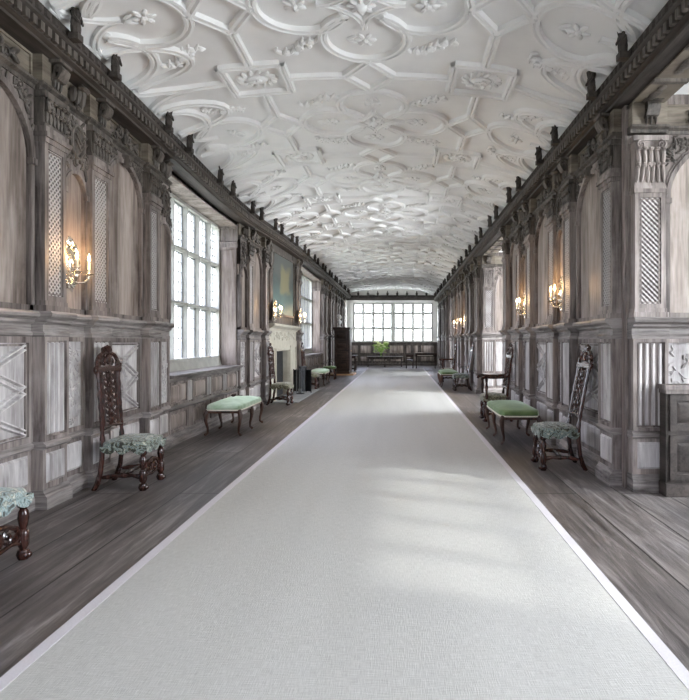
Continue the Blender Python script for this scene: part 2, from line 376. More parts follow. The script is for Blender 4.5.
def empty(name, loc=(0, 0, 0), rz=0.0):
    o = bpy.data.objects.new(name, None); C.objects.link(o); o.location = loc; o.rotation_euler = (0, 0, rz)
    o.empty_display_size = 0.1; return o
def thing(name, label, cat, loc=(0, 0, 0), rz=0.0, group=None):
    o = empty(name, loc, rz); return tag(o, label, cat, group)
def tag(o, label, cat, group=None):
    o['label'] = label; o['category'] = cat
    if group: o['group'] = group
    return o
def struct(o):
    o['kind'] = 'structure'; return o
def wall_root(name, loc):
    o = empty(name, loc); BASE[o.name] = Vector(loc); return struct(o)
def dup(root, loc, rz, label, group=None):
    r = root.copy(); C.objects.link(r); r.location = loc; r.rotation_euler = (0, 0, rz); r['label'] = label
    if group: r['group'] = group
    for ch in list(root.children):
        c = ch.copy(); C.objects.link(c); c.parent = r
        for g in list(ch.children):
            d = g.copy(); C.objects.link(d); d.parent = c
    return r

# ------------------------------------------------------------------ carving
def leaves(mb, s0, s1, z0, z1, n, cnt, size, inside=None, spir=0):
    k = t = 0
    while k < cnt and t < cnt * 12:
        t += 1
        s, z = rng.uniform(s0, s1), rng.uniform(z0, z1)
        if inside and not inside(s, z): continue
        L = size * rng.uniform(.6, 1.2)
        mb.ell((s, n, z), (L, size * .38, L * rng.uniform(.3, .45)), rng.uniform(0, PI)); k += 1
    for i in range(spir):
        for _ in range(12):
            s, z = rng.uniform(s0, s1), rng.uniform(z0, z1)
            if inside and not inside(s, z): continue
            mb.spiral(s, z, size * rng.uniform(.9, 1.4), n + .004, size * .2, start=rng.uniform(0, 6), d=rng.choice((-1, 1)), steps=10); break
    return mb

def console_path(z0, z1, out):
    """S scroll in (n, z)"""
    p = []; c = (out - .04, z1 - .05)
    for i in range(13):
        t = i / 12; a = -PI * 0.2 + (1 - t) * 2.6 * PI; r = .008 + .030 * t
        p.append((c[0] + r * math.cos(a), c[1] + r * math.sin(a)))
    e = p[-1]
    p += [(e[0] - .03, e[1] - .055), (.045, (z0 + z1) / 2 - .02), (.03, z0 + .09)]
    c = (.058, z0 + .035)
    for i in range(9):
        t = i / 8; a = PI + t * 2.2 * PI; r = .032 - .02 * t
        p.append((c[0] + r * math.cos(a), c[1] - r * math.sin(a) * -1))
    return p

ZP, ZR0, ZR1, ZD, ZL, ZF = .16, .50, .57, 1.45, 1.66, 3.50   # plinth, rail, dado, ledge, frieze levels
BRK = {'P': .10, 'N': .035, 'W': .0}

def dado_parts(par, F, s0, s1, kind, b, warp=True):
    w = s1 - s0
    m = MB(); m.box(s0, s1, -.02, b + .012, ZP, ZR0)
    o = m.build('plinth_panel', 'frame', par, F, warp)
    m = MB().taper(s0 + .045, s1 - .045, ZP + .05, ZR0 - .035, b + .012, b + .03, .022)
    m.build('raised_field', 'limed', o, F, warp)
    if kind == 'P':
        o = MB().box(s0, s1, -.02, b + .005, ZR1, ZD).border(s0, s1, ZR1, ZD, .032, b + .005, b + .028).build('fluted_panel', 'frame', par, F, warp)
        m = MB(); a0, a1 = s0 + .04, s1 - .04; k = 4; p = (a1 - a0) / k
        for i in range(k):
            q = a0 + p * i + p * .2
            m.taper(q, q + p * .6, ZR1 + .05, ZD - .045, b + .005, b + .024, p * .14)
        m.build('flutes', 'limed', o, F, warp)
    elif kind == 'N':
        o = MB().box(s0, s1, -.02, b + .0, ZR1, ZD).border(s0, s1, ZR1, ZD, .04, b, b + .026).build('foliage_panel', 'frame', par, F, warp)
        m = MB().box(s0 + .04, s1 - .04, b - .004, b + .003, ZR1 + .04, ZD - .04)
        leaves(m, s0 + .07, s1 - .07, ZR1 + .07, ZD - .07, b + .006, int(170 * (s1 - s0)), .034, spir=int(34 * (s1 - s0)))
        m.build('carved_foliage', 'limed', o, F, warp)
    else:
        o = MB().box(s0, s1, -.02, b + .0, ZR1, ZD).border(s0, s1, ZR1, ZD, .05, b, b + .03).border(s0 + .06, s1 - .06, ZR1 + .06, ZD - .06, .016, b, b + .018).build('lozenge_panel', 'frame', par, F, warp)
        MB().box(s0 + .05, s1 - .05, b - .004, b + .004, ZR1 + .05, ZD - .05).build('panel_board', 'limed', o, F, warp)
        m = MB(); a0, a1, c0, c1 = s0 + .09, s1 - .09, ZR1 + .09, ZD - .09
        def bar(p, q, wd=.028):
            d = Vector((q[0] - p[0], q[1] - p[1])); L = d.length; d /= L; e = Vector((-d.y, d.x)) * wd / 2; i = Vector((-d.y, d.x)) * wd / 5
            vs = []
            for t in (p, q):
                t = Vector(t)
                for off, n in ((e, b + .004), (i, b + .032), (-i, b + .032), (-e, b + .004)): vs.append((t.x + off.x, n, t.y + off.y))
            m.add(vs, [(0, 1, 5, 4), (1, 2, 6, 5), (2, 3, 7, 6), (3, 0, 4, 7), (0, 3, 2, 1), (4, 5, 6, 7)])
        cm, sm = (c0 + c1) / 2, (a0 + a1) / 2
        for off in (-.03, .03):
            bar((a0, c1 + off * .6), (a1, cm + off)); bar((a1, cm + off), (a0, c0 + off * .6)); bar((a1, c1 + off * .6), (a0, cm + off)); bar((a0, cm + off), (a1, c0 + off * .6))
        q = .09
        bar((sm - q, cm), (sm, cm + q * 1.3)); bar((sm, cm + q * 1.3), (sm + q, cm)); bar((sm + q, cm), (sm, cm - q * 1.3)); bar((sm, cm - q * 1.3), (sm - q, cm))
        m.build('strapwork', 'limed', o, F, warp)

def arched(par, F, s0, s1, z0, ztop, zmax, b, warp=True, band=.04):
    """a round headed panel in its frame, spandrels carved"""
    cs = (s0 + s1) / 2; edge = .05 if s1 - s0 > .6 else .035
    r = (s1 - s0) / 2 - edge; zc = ztop - r
    m = MB(); t = b + .035
    m.box(s0, cs - r, -.02, t, z0, zc); m.box(cs + r, s1, -.02, t, z0, zc); m.box(s0, s1, -.02, t, z0 - .0, z0 + .05)
    K = 20; vs = []; fs = []
    for i in range(K + 1):
        a = PI * i / K; x, z = cs + r * math.cos(a), zc + r * math.sin(a)
        xo = s1 + (s0 - s1) * i / K
        vs += [(x, t, z), (xo, t, zmax), (x, b, z)]
    for i in range(K):
        k = 3 * i; fs += [(k, k + 3, k + 4, k + 1), (k, k + 2, k + 5, k + 3)]
    # side strips between springing and head
    m.add(vs, fs)
    m.add([(cs + r, t, zc), (s1, t, zc), (s1, t, zmax)], [(0, 1, 2)]); m.add([(cs - r, t, zc), (s0, t, zc), (s0, t, zmax)], [(2, 1, 0)])
    m.arc_band(cs, zc, r - .004, r + band, t - .01, t + .022, k=20); m.arc_band(cs, zc, r + band * 1.1, r + band * 1.5, t - .01, t + .012, k=20)
    for sg in (-1, 1):
        e = cs + sg * (r + band * .45); m.box(e - band * .5, e + band * .5, t - .01, t + .016, z0 + .05, zc)
        m.box(e - band * .8, e + band * .8, t - .01, t + .034, zc - .05, zc)
    o = m.build('arched_panel', 'frame', par, F, warp)
    MB().box(s0 + .01, s1 - .01, -.01, b + .004, z0, ztop + .02).build('panel_board', 'board', o, F, warp)
    m = MB()
    def ins(s, z): return (s - cs) ** 2 + (z - zc) ** 2 > (r + band * 1.6 + .02) ** 2
    if zmax - ztop < .2:
        leaves(m, s0 + .02, s1 - .02, zc + r * .35, zmax - .03, t + .005, 46, .042, ins, 8)
        m.taper(cs - .05, cs + .05, ztop - .03, zmax - .01, t, t + .07, .012); m.spiral(cs, ztop + .02, .035, t + .07, .012)
    else:
        leaves(m, s0 + .0, s1 - .0, ztop - .08, zmax - .03, t + .005, 50, .045, ins, 8)
    m.build('carved_spandrel', 'dark', o, F, warp)
    return cs, t

def capital(mb, s0, s1, z0, z1, n):
    w = s1 - s0; h = z1 - z0
    mb.box(s0 - .02, s1 + .02, 0, n + .03, z1 - .05, z1); mb.box(s0 - .008, s1 + .008, 0, n + .014, z0, z0 + .03)
    mb.box(s0, s1, 0, n + .002, z0 + .03, z1 - .05)
    for row, (zz, ln, out) in enumerate(((z0 + h * .30, h * .2, .012), (z0 + h * .58, h * .2, .026))):
        k = 6 - row
        for i in range(k):
            s = s0 + w * (i + .5) / k
            mb.ell((s, n + out, zz), (ln, .018, w / k * .40), PI / 2 + rng.uniform(-.12, .12)); mb.ell((s, n + out + .018, zz + ln * .82), (w / k * .42, .022, .018), 0)
    for sg, sc in ((1, s0 + .05), (-1, s1 - .05)): mb.spiral(sc, z1 - .09, .045, n + .03, .013, d=sg, start=PI / 2)

def pilaster(par, F, s0, s1, b, warp=True, inlay='inlay', big=False):
    a0, a1 = s0 + .02, s1 - .02
    zt = 2.92 if big else 3.10
    m = MB().box(a0, a1, -.02, b, ZL, zt)
    m.box(a0 - .02, a1 + .02, -.02, b + .04, ZL, ZL + .05).box(a0 - .008, a1 + .008, -.02, b + .025, ZL + .05, ZL + .09)
    m.border(a0, a1, ZL + .09, zt - .04, .045, b, b + .018).border(a0 + .055, a1 - .055, ZL + .145, zt - .095, .01, b, b + .01)
    m.box(a0 - .012, a1 + .012, -.02, b + .03, zt - .04, zt)
    if not big: m.box(a0 - .025, a1 + .025, -.02, b + .05, zt, zt + .04).box(a0 - .012, a1 + .012, -.02, b + .035, zt + .04, zt + .09)
    o = m.build('pilaster', 'frame', par, F, warp)
    MB().box(a0 + .04, a1 - .04, b - .01, b + .004, ZL + .13, zt - .08).build('carved_inset', inlay, o, F, warp)
    m = MB(); capital(m, a0, a1, zt if big else zt + .09, ZF - (.06 if big else .02), b + .005)
    m.build('capital', 'frame' if big else 'dark', o, F, warp)

def frieze(par, F, s0, s1, kind, b, warp=True):
    w = s1 - s0; cs = (s0 + s1) / 2
    m = MB().box(s0, s1, -.02, b + .008, ZF + .05, ZC)
    if kind == 'W':
        o = m.border(s0, s1, ZF + .05, ZC, .02, b + .008, b + .025).build('frieze_panel', 'frieze', par, F, warp)
        m = MB(); n = b + .03; zc = (ZF + ZC) / 2 + .02
        for sg in (-1, 1):
            m.spiral(cs + sg * .11, zc + .03, .075, n, .019, d=sg, start=PI / 2, k=6); m.spiral(cs + sg * .2, zc - .03, .06, n, .016, d=-sg, start=-PI / 2, k=6)
            m.ell((cs + sg * .29, n, zc + .02), (.07, .025, .03), sg * .6); m.ell((cs + sg * .3, n, zc - .03), (.06, .022, .025), -sg * .5)
            m.ell((cs + sg * .04, n, zc + .05), (.06, .025, .022), PI / 2)
        m.ell((cs, n + .01, zc - .01), (.04, .04, .075)).ell((cs, n + .02, zc + .085), (.03, .03, .03))
        m.build('frieze_carving', 'dark', o, F, warp)
    else:
        o = m.build('frieze_panel', 'frieze', par, F, warp)
        if kind == 'P':
            m = MB(); m.ribbon(console_path(ZF - .01, ZC - .02, .205), .022, cs - .06, cs + .06)
            m.box(cs - .09, cs + .09, 0, .21, ZC - .025, ZC)
            for e in (-.045, 0, .045): m.ell((cs + e, b + .03, ZF + .13), (.09, .022, .014), PI / 2)
            m.build('scroll_bracket', 'dark', o, F, warp)
        else:
            m = MB()
            for i, e in enumerate((-.06, -.03, 0, .03, .06)): m.ell((cs + e, b + .05 + .05 * (1 - abs(e) / .06), ZF + .16), (.12 - abs(e) * .6, .045, .022), PI / 2 + e * 2.5)
            m.ell((cs, b + .12, ZC - .06), (.075, .05, .03)).ell((cs, b + .06, ZF + .05), (.04, .04, .03))
            m.build('leaf_bracket', 'dark', o, F, warp)

def cartouche(par, F, cs, cz, n, warp=True):
    m = MB(); K = 18; pts = []
    m.ell((cs, n + .005, cz), (.135, .05, .10), PI / 2, 12, 8)
    m.tube([(cs + (.10) * math.cos(2 * PI * i / K), n + .03, cz + .145 * math.sin(2 * PI * i / K)) for i in range(K + 1)], .016, 6)
    for i in range(12):
        a = 2 * PI * i / 12; m.ell((cs + .125 * math.cos(a), n + .015, cz + .17 * math.sin(a)), (.04, .025, .022), a)
    m.tube([(cs - .07, n + .055, cz + .06), (cs, n + .06, cz - .02), (cs + .07, n + .055, cz + .06)], .011, 5); m.tube([(cs - .07, n + .052, cz), (cs, n + .06, cz - .08), (cs + .07, n + .052, cz)], .011, 5)
    m.build('shield_cartouche', 'dark', par, F, warp)

def mouldings(par, F, segs, warp=True):
    """plinth, middle rail, dado ledge and architrave, breaking forward over each pilaster"""
    mp, mr, ml, ma = MB(), MB(), MB(), MB()
    for s0, s1, k in segs:
        b = BRK[k]; e = .012 if k == 'P' else 0
        a0, a1 = s0 - e, s1 + e
        mp.prof([(-.02, 0), (b + .055, 0), (b + .055, .10), (b + .03, .135), (b + .02, ZP), (-.02, ZP)], a0, a1)
        mr.prof([(-.02, ZR0), (b + .02, ZR0), (b + .045, ZR0 + .02), (b + .045, ZR0 + .045), (b + .018, ZR1), (-.02, ZR1)], a0, a1)
        ml.prof([(-.02, ZD), (b + .03, ZD), (b + .035, ZD + .03), (b + .02, ZD + .045), (b + .02, ZD + .10), (b + .05, ZD + .12), (b + .055, ZD + .14), (b + .095, ZD + .165), (b + .10, ZD + .19), (b + .085, ZL), (-.02, ZL)], a0, a1)
        c = b * .4
        ma.prof([(-.02, ZF - .02), (c + .05, ZF - .02), (c + .055, ZF + .01), (c + .085, ZF + .03), (c + .085, ZF + .05), (-.02, ZF + .05)], a0, a1)
    mp.build('plinth_moulding', 'frameh', par, F, warp); mr.build('middle_rail', 'frameh', par, F, warp)
    ml.build('dado_ledge', 'frameh', par, F, warp); ma.build('architrave', 'dark', par, F, warp)

def run(par, F, segs, warp=True, inlay='inlay', big=False):
    mouldings(par, F, segs, warp)
    for s0, s1, k in segs:
        b = BRK[k]
        dado_parts(par, F, s0, s1, 'N' if big and k == 'W' else k, b, warp); frieze(par, F, s0, s1, k, b, warp)
        if k == 'P': pilaster(par, F, s0, s1, b, warp, inlay, big)
        elif k == 'N':
            cs, t = arched(par, F, s0, s1, ZL, 2.95, ZF - .02, b, warp, .026); cartouche(par, F, cs, 3.24, t, warp)
        else: arched(par, F, s0, s1, ZL, 3.38, ZF - .02, b, warp)

def fit(s0, s1, pat):
    wd = {'P': .35, 'N': .42, 'W': .95}; t = sum(wd[c] for c in pat); k = (s1 - s0) / t; out = []; s = s0
    for c in pat: out.append((s, s + wd[c] * k, c)); s += wd[c] * k
    return out
def segs_of(txt):
    return [(float(a), float(b), k) for k, a, b in (x.split(':') for x in txt.split())]

# ------------------------------------------------------------------ windows
NWIN = [0]
def window(F, s0, s1, z0, z1, n, trans, depth=.16, back=-.1, mw=.075, king=None, warp=True, vx=3, hy=5, frame='mull', lt=.005):
    """mullioned stone window of leaded lights, one pane object per light"""
    NWIN[0] += 1
    m = MB(); n0, n1 = back - depth / 2, back + depth / 2
    m.border(s0, s1, z0, z1, mw * .8, n0, n1)
    zs = [z0] + trans + [z1]; ss = [s0 + (s1 - s0) * i / n for i in range(n + 1)]
    for i in range(1, n):
        w = mw * (2.2 if king == i else 1)
        pr = [(-w / 2, 0)]
        m.taper(ss[i] - w / 2, ss[i] + w / 2, z0, z1, back, n1, w * .3); m.taper(ss[i] - w / 2, ss[i] + w / 2, z0, z1, back, n0, w * .3)
    for z in trans: m.taper(s0, s1, z - mw * .5, z + mw * .5, back, n1 - .01, mw * .28).taper(s0, s1, z - mw * .5, z + mw * .5, back, n0 + .01, mw * .28)
    o = struct(m.build('window_%d' % NWIN[0], frame, None, F, warp))
    for j in range(len(zs) - 1):
        for i in range(n):
            a0, a1, c0, c1 = ss[i] + mw * .5, ss[i + 1] - mw * .5, zs[j] + mw * .45, zs[j + 1] - mw * .45
            p = MB().box(a0 - .01, a1 + .01, back - .003, back + .003, c0 - .01, c1 + .01).build('glass_pane', 'glass', o, F, warp, smooth=False)
            m = MB(); t = lt
            m.border(a0, a1, c0, c1, .02, back - .012, back + .012)
            for q in range(1, vx):
                s = a0 + (a1 - a0) * q / vx; m.box(s - t, s + t, back - .007, back + .007, c0, c1)
            for q in range(1, hy):
                z = c0 + (c1 - c0) * q / hy; m.box(a0, a1, back - .006, back + .006, z - t * .8, z + t * .8)
            m.build('lead_lattice', 'lead', p, F, warp, smooth=False)
    return o

def portal(F, s0, s1, z0, z1, n):
    l = bpy.data.lights.new('daylight_opening', 'AREA'); l.shape = 'RECTANGLE'; l.size = s1 - s0; l.size_y = z1 - z0
    l.cycles.is_portal = True
    o = bpy.data.objects.new('daylight_opening', l); C.objects.link(o)
    o.location = F.P(((s0 + s1) / 2, n, (z0 + z1) / 2))
    d = Vector((F.n[0], F.n[1], 0)); o.rotation_euler = d.to_track_quat('-Z', 'Y').to_euler()

def window_fill(F, s0, s1, z0, z1, n, rad, col=(.93, .95, 1.0)):
    """added area lamp just outside a window, topping up its daylight"""
    l = bpy.data.lights.new('fill_lamp', 'AREA'); l.shape = 'RECTANGLE'; l.size = s1 - s0; l.size_y = z1 - z0
    l.energy = rad * math.pi * l.size * l.size_y; l.color = col
    o = bpy.data.objects.new('fill_lamp', l); C.objects.link(o)
    o.location = F.P(((s0 + s1) / 2, n, (z0 + z1) / 2))
    d = Vector((F.n[0], F.n[1], 0)); o.rotation_euler = d.to_track_quat('-Z', 'Y').to_euler()

# ================================================================== THE ROOM
floor = struct(MB().box(-3.9, 5.7, YB - .3, YE + .3, -.12, 0).build('floor', 'floor', smooth=False))

# carpet
carpet = thing('carpet_runner', 'long pale grey woven carpet runner down the middle of the floor', 'carpet', (-.22, 0, 0))
BASE[carpet.name] = Vector((-.22, 0, 0))
MB().box(-1.60, 1.16, -1.2, 29.0, 0, .016).build('woven_field', 'carpet', carpet, smooth=False)
m = MB(); m.box(-1.665, -1.60, -1.2, 29.06, 0, .018); m.box(1.16, 1.225, -1.2, 29.06, 0, .018); m.box(-1.60, 1.16, 29.0, 29.06, 0, .018)
m.build('binding_border', 'band', carpet, smooth=False)['label'] = 'pale lavender grey border binding'

# --- ceiling vault
HW = 2.62
def vz(u):
    t = min(1.0, abs(u) / HW)
    return 4.01 + .44 * max(0.0, 1 - t ** 2.3) ** .62
def vsurf(u, v, h=0.0):
    e = .01; d = (vz(u + e) - vz(u - e)) / (2 * e) if abs(u) < HW - .02 else (-2.2 if u > 0 else 2.2)
    nrm = Vector((d, 0, -1)).normalized()
    return Vector((X0 + u, v, vz(u))) + nrm * h
m = MB(); us = [-HW * math.cos(PI * i / 40) for i in range(41)]; ys = [YB - .2 + (YE + .4 - YB) * j / 60 for j in range(61)]
vs = [vsurf(u, y) for y in ys for u in us]
m.add(vs, [(j * 41 + i, j * 41 + i + 1, (j + 1) * 41 + i + 1, (j + 1) * 41 + i) for j in range(60) for i in range(40)])
roof = [(-3.9, YB - .3, 5.0), (3.0, YB - .3, 5.0), (3.0, YE + .3, 5.0), (-3.9, YE + .3, 5.0)]
m.add(roof, [(0, 1, 2, 3)])
ceiling = struct(m.build('ceiling', 'plaster', warp=True, ang=80))
RP = [(-.055, .0), (-.044, .046), (-.016, .050), (0, .026), (.016, .050), (.044, .046), (.055, .0)]
ribs = MB()
def rib(path, closed=False, sc=1.0):
    # split where the pattern runs past the edge of the vault
    runs = []; cur = []
    for p in path:
        p = (p[0] + PX, p[1])
        if abs(p[0]) < HW - .015: cur.append(p)
        else:
            if len(cur) > 1: runs.append(cur)
            cur = []
    if len(cur) > 1: runs.append(cur)
    for r in runs:
        n = len(r); vs = []; cl = closed and n == len(path)
        for i, p in enumerate(r):
            a, b = (r[i - 1] if (i or cl) else r[i]), (r[(i + 1) % n] if (i < n - 1 or cl) else r[i])
            if cl and i == 0: a = r[-2]
            if cl and i == n - 1: b = r[1]
            t = Vector((b[0] - a[0], b[1] - a[1])); t = t.normalized() if t.length > 1e-9 else Vector((1, 0))
            o = Vector((-t.y, t.x))
            for w, h in RP:
                u = max(-HW + .005, min(HW - .005, p[0] + o.x * w * sc)); vs.append(vsurf(u, p[1] + o.y * w * sc, h * sc - .002))
        k = len(RP)
        ribs.add(vs, [(i * k + j, i * k + j + 1, (i + 1) * k + j + 1, (i + 1) * k + j) for i in range(n - 1) for j in range(k - 1)])
def line(p, q, n=6): return [(p[0] + (q[0] - p[0]) * i / n, p[1] + (q[1] - p[1]) * i / n) for i in range(n + 1)]
def poly(pts):
    for i in range(len(pts)): rib(line(pts[i], pts[(i + 1) % len(pts)], 5))
PX = .08; knots = []
PV, PU, V0 = 2.73, 1.275, 5.11 - 2.73 * 3
CENTRES = []
kmax = int((YE - V0) / PV) + 1
orn = {'rosette': [], 'leaf_spray': [], 'cartouche': [], 'boss': []}
for k in range(kmax + 1):
    v = V0 + PV * k
    for iu in (-1, 0, 1):
        cu = iu * 2 * PU
        for d in range(4):
            ca, sa = math.cos(d * PI / 2), math.sin(d * PI / 2)
            if v + sa > YE - .05 or v + sa < YB: pass
            pts = []
            for i in range(29):
                a = math.radians(-154.5 + 309 * i / 28); x, y = .56 + .42 * math.cos(a), .42 * math.sin(a)
                pts.append((cu + ca * x - sa * y, v + sa * x + ca * y))
            rib(pts)
            lc = (cu + .60 * ca, v + .60 * sa)
            if abs(lc[0]) < 2.1: orn['rosette'].append(lc)
            knots.append((cu + .181 * (ca - sa), v + .181 * (sa + ca)))
            # leaf-shaped star at the crossing
            t0, t1, t2 = (.40, 0), (.12, .12), (.12, -.12)
            for q in (t1, t2):
                L = []
                for i in range(7):
                    t = i / 6; x = t0[0] + (q[0] - t0[0]) * t; y = q[1] * t ** 2.2
                    L.append((cu + ca * x - sa * y, v + sa * x + ca * y))
                rib(L, sc=.7)
        if iu == 0: orn['boss'].append((cu, v))
    for sg in (-1, 1):
        poly([(sg * PU + .28, v), (sg * PU, v + .36), (sg * PU - .28, v), (sg * PU, v - .36)])
        vs_ = v + PV / 2
        poly([(sg * PU + .33, vs_ + .33), (sg * PU - .33, vs_ + .33), (sg * PU - .33, vs_ - .33), (sg * PU + .33, vs_ - .33)])
        rib(line((sg * PU, vs_ + .33), (sg * PU, v + PV - .36))); rib(line((sg * PU, vs_ - .33), (sg * PU, v + .36)))
        rib(line((sg * (PU - .33), vs_), (sg * .28, vs_))); rib(line((sg * (PU + .33), vs_), (sg * 1.86, vs_)))
        for q in (-1, 1): rib([(sg * (1.86 + .74 * math.sin(t * PI / 20)), vs_ + q * .30 * (1 - math.cos(t * PI / 20))) for t in range(11)])
        orn['cartouche'].append((sg * PU, vs_))
        for a in (-1, 1):
            for b in (-1, 1): orn['leaf_spray'].append((sg * PU + a * .60, vs_ + b * .66))
    poly([(.28, v + PV / 2), (0, v + PV / 2 + .36), (-.28, v + PV / 2), (0, v + PV / 2 - .36)])
    # little arched ribs rising out of the cornice in the cove
    for sg in (-1, 1):
        for dv in (-.62, .62):
            L = []
            for i in range(13):
                a = PI * i / 12; L.append((sg * (2.52 - .70 * math.sin(a)), v + PV / 2 + dv + .34 * math.cos(a)))
            rib(L)
for u, v in knots:
    if abs(u + PX) < HW - .1:
        c = vsurf(u + PX, v, .004); ribs.ell(tuple(c), (.065, .065, .036), 0, 8, 6)
ribs.f = [f for f in ribs.f if all(YB < ribs.v[i][1] < YE - .02 for i in f)]
ribs.build('plaster_ribs', 'plaster', ceiling, warp=True, ang=50)

def orn_mesh(kind):
    m = MB()   # built in local x-y, hanging down in -z; ell() turns in s-z, so swap y and z afterwards
    if kind == 'rosette':
        m.ell((0, .02, 0), (.035, .03, .035))
        for i in range(6):
            a = 2 * PI * i / 6; m.ell((.07 * math.cos(a), .012, .07 * math.sin(a)), (.05, .022, .028), a)
        for i in range(3): m.ell((-.13, .01, (i - 1) * .045), (.06, .016, .018), (i - 1) * .5)
    elif kind == 'boss':
        m.ell((0, .03, 0), (.06, .06, .06), 0, 8, 6)
        for i in range(8):
            a = 2 * PI * i / 8; m.ell((.08 * math.cos(a), .02, .08 * math.sin(a)), (.06, .03, .028), a)
    elif kind == 'cartouche':
        m.ell((0, .015, 0), (.12, .04, .09), 0, 10, 6)
        for i in range(14):
            a = 2 * PI * i / 14; m.ell((.19 * math.cos(a), .012, .15 * math.sin(a)), (.055, .028, .03), a + .5)
        for i in range(5): m.ell((rng.uniform(-.07, .07), .05, rng.uniform(-.05, .05)), (.03, .02, .02), rng.uniform(0, 3))
    else:
        for i in range(13):
            t = i / 12; x = -.25 + .50 * t; z = .05 * math.sin(t * PI * 2)
            m.ell((x, .015, z), (.055, .026, .024), .9 * (-1) ** i + .3); m.ell((x, .012, z - .05 * (-1) ** i), (.045, .02, .02), -.8 * (-1) ** i)
        m.ell((0, .03, 0), (.05, .035, .045)); m.ell((.1, .025, .02), (.035, .03, .035))
    m.v = [(x, z, -y) for x, y, z in m.v]
    return m
for kind, spots in orn.items():
    src = None
    for u, v in spots:
        if not (2.0 < v < YE - .5): continue
        u += PX; p = W(vsurf(u, v)); e = .02; tilt = -math.atan2(vz(u + e) - vz(u - e), 2 * e)
        o = orn_mesh(kind).build(kind if kind != 'boss' else 'plaster_boss', 'plaster', ceiling) if src is None else src.copy()
        if src is None: src = o
        else: C.objects.link(o); o.parent = ceiling
        o.location = p; o.rotation_euler = (0, tilt, (0 if u > 0 else PI) if kind == 'rosette' else (.5 if (u * 3 + v * 5) % 2 < 1 else -.4) if kind == 'leaf_spray' else 0)
        if kind == 'rosette':
            o.rotation_euler = (0, tilt, rng.choice((0, PI / 2, PI)))

# --- left wall
wl = wall_root('wall_left', (XL, YB, 0))
W1 = (7.57, 10.9); W2 = (17.35, 22.3); ZS, ZT = .96, 3.74
m = MB()
def wbox(m, a0, a1, b0, b1, c0, c1):
    n = max(1, int((a1 - a0) / 1.0))
    for i in range(n): m.box(a0 + (a1 - a0) * i / n, a0 + (a1 - a0) * (i + 1) / n, b0, b1, c0, c1)
def wb(F, m, runs, opens, n0=-.45, n1=0.0):
    for a, b in runs: wbox(m, a, b, n0, n1, 0, 5.0)
    for a, b, zs, zt in opens:
        if zs > 0: wbox(m, a, b, n0, n1, 0, zs)
        wbox(m, a, b, n0, n1, zt, 5.0)
wb(FL, m, [(YB, -3.3), (-.65, W1[0]), (W1[1], 13.75), (15.35, W2[0]), (W2[1], 31.3), (32.7, YE)], [(31.3, 32.7, ZE0, 3.6), (-3.3, -.65, ZS - .03, ZT), (W1[0], W1[1], ZS - .03, ZT), (W2[0], W2[1], ZS - .03, ZT)])
wbox(m, 13.75, 15.35, -.45, 0, 1.17, 5.0)
m.box(13.75, 15.35, -.45, -.05, 0, 1.17)
m.build('wall_core', 'frame', wl, FL, True, smooth=False)
SA = segs_of('P:-.65:-.3 W:-.3:.65 P:.65:1.0 N:1.0:1.4 P:1.4:1.75 W:1.75:2.65 P:2.65:3.0 N:3.0:3.4 P:3.4:3.75 W:3.75:4.8 P:4.8:5.15 N:5.15:5.54 P:5.54:5.93 W:5.93:6.82 P:6.82:7.15 N:7.15:7.57')
run(wl, FL, SA)
run(wl, FL, segs_of('N:10.9:11.35 P:11.35:11.72 W:11.72:12.72 P:12.72:13.05'))
run(wl, FL, segs_of('P:16.95:17.35'))
run(wl, FL, fit(22.3, 30.6, 'PNPWPNPWPNPWPN') + [(30.6, 31.0, 'P')])

def low_dado(par, F, s0, s1, n, ztop, warp=True):
    """panelling under a window: two tiers of fields and a broad ledge"""
    MB().prof([(-.46, ztop - .03), (.0, ztop - .03), (.0, ztop - .10), (.05, ztop - .10), (.06, ztop - .05), (.12, ztop - .035), (.125, ztop), (-.46, ztop)], s0, s1).build('window_ledge', 'frameh', par, F, warp)
    MB().prof([(-.02, 0), (.055, 0), (.055, .10), (.03, .135), (.02, ZP), (-.02, ZP)], s0, s1).build('plinth_moulding', 'frameh', par, F, warp)
    MB().prof([(-.02, ZR0 - .04), (.02, ZR0 - .04), (.045, ZR0 - .02), (.045, ZR0 + .01), (.018, ZR0 + .03), (-.02, ZR0 + .03)], s0, s1).build('middle_rail', 'frameh', par, F, warp)
    p = (s1 - s0) / n
    for i in range(n):
        a0, a1 = s0 + p * i, s0 + p * (i + 1)
        for c0, c1 in ((ZP, ZR0 - .04), (ZR0 + .03, ztop - .10)):
            o = MB().box(a0, a1, -.02, .012, c0, c1).border(a0 + .10, a1 - .10, c0, c1, .03, .012, .028).build('sill_panel', 'frame', par, F, warp)
            MB().taper(a0 + .15, a1 - .15, c0 + .05, c1 - .05, .012, .03, .03).build('raised_field', 'board', o, F, warp)
        m = MB()
        for q in (a0, a1 - .1):
            for t in range(2): m.taper(q + .015 + .04 * t, q + .045 + .04 * t, ZR0 + .05, ztop - .12, .012, .03, .006)
        m.build('reeded_strip', 'limed', par, F, warp)
W_FILL = (-3.3, -.65)  # unseen window behind the camera, added as fill for the near panels
low_dado(wl, FL, W_FILL[0], W_FILL[1], 3, ZS); low_dado(wl, FL, W1[0], W1[1], 4, ZS); low_dado(wl, FL, W2[0], W2[1], 5, ZS)

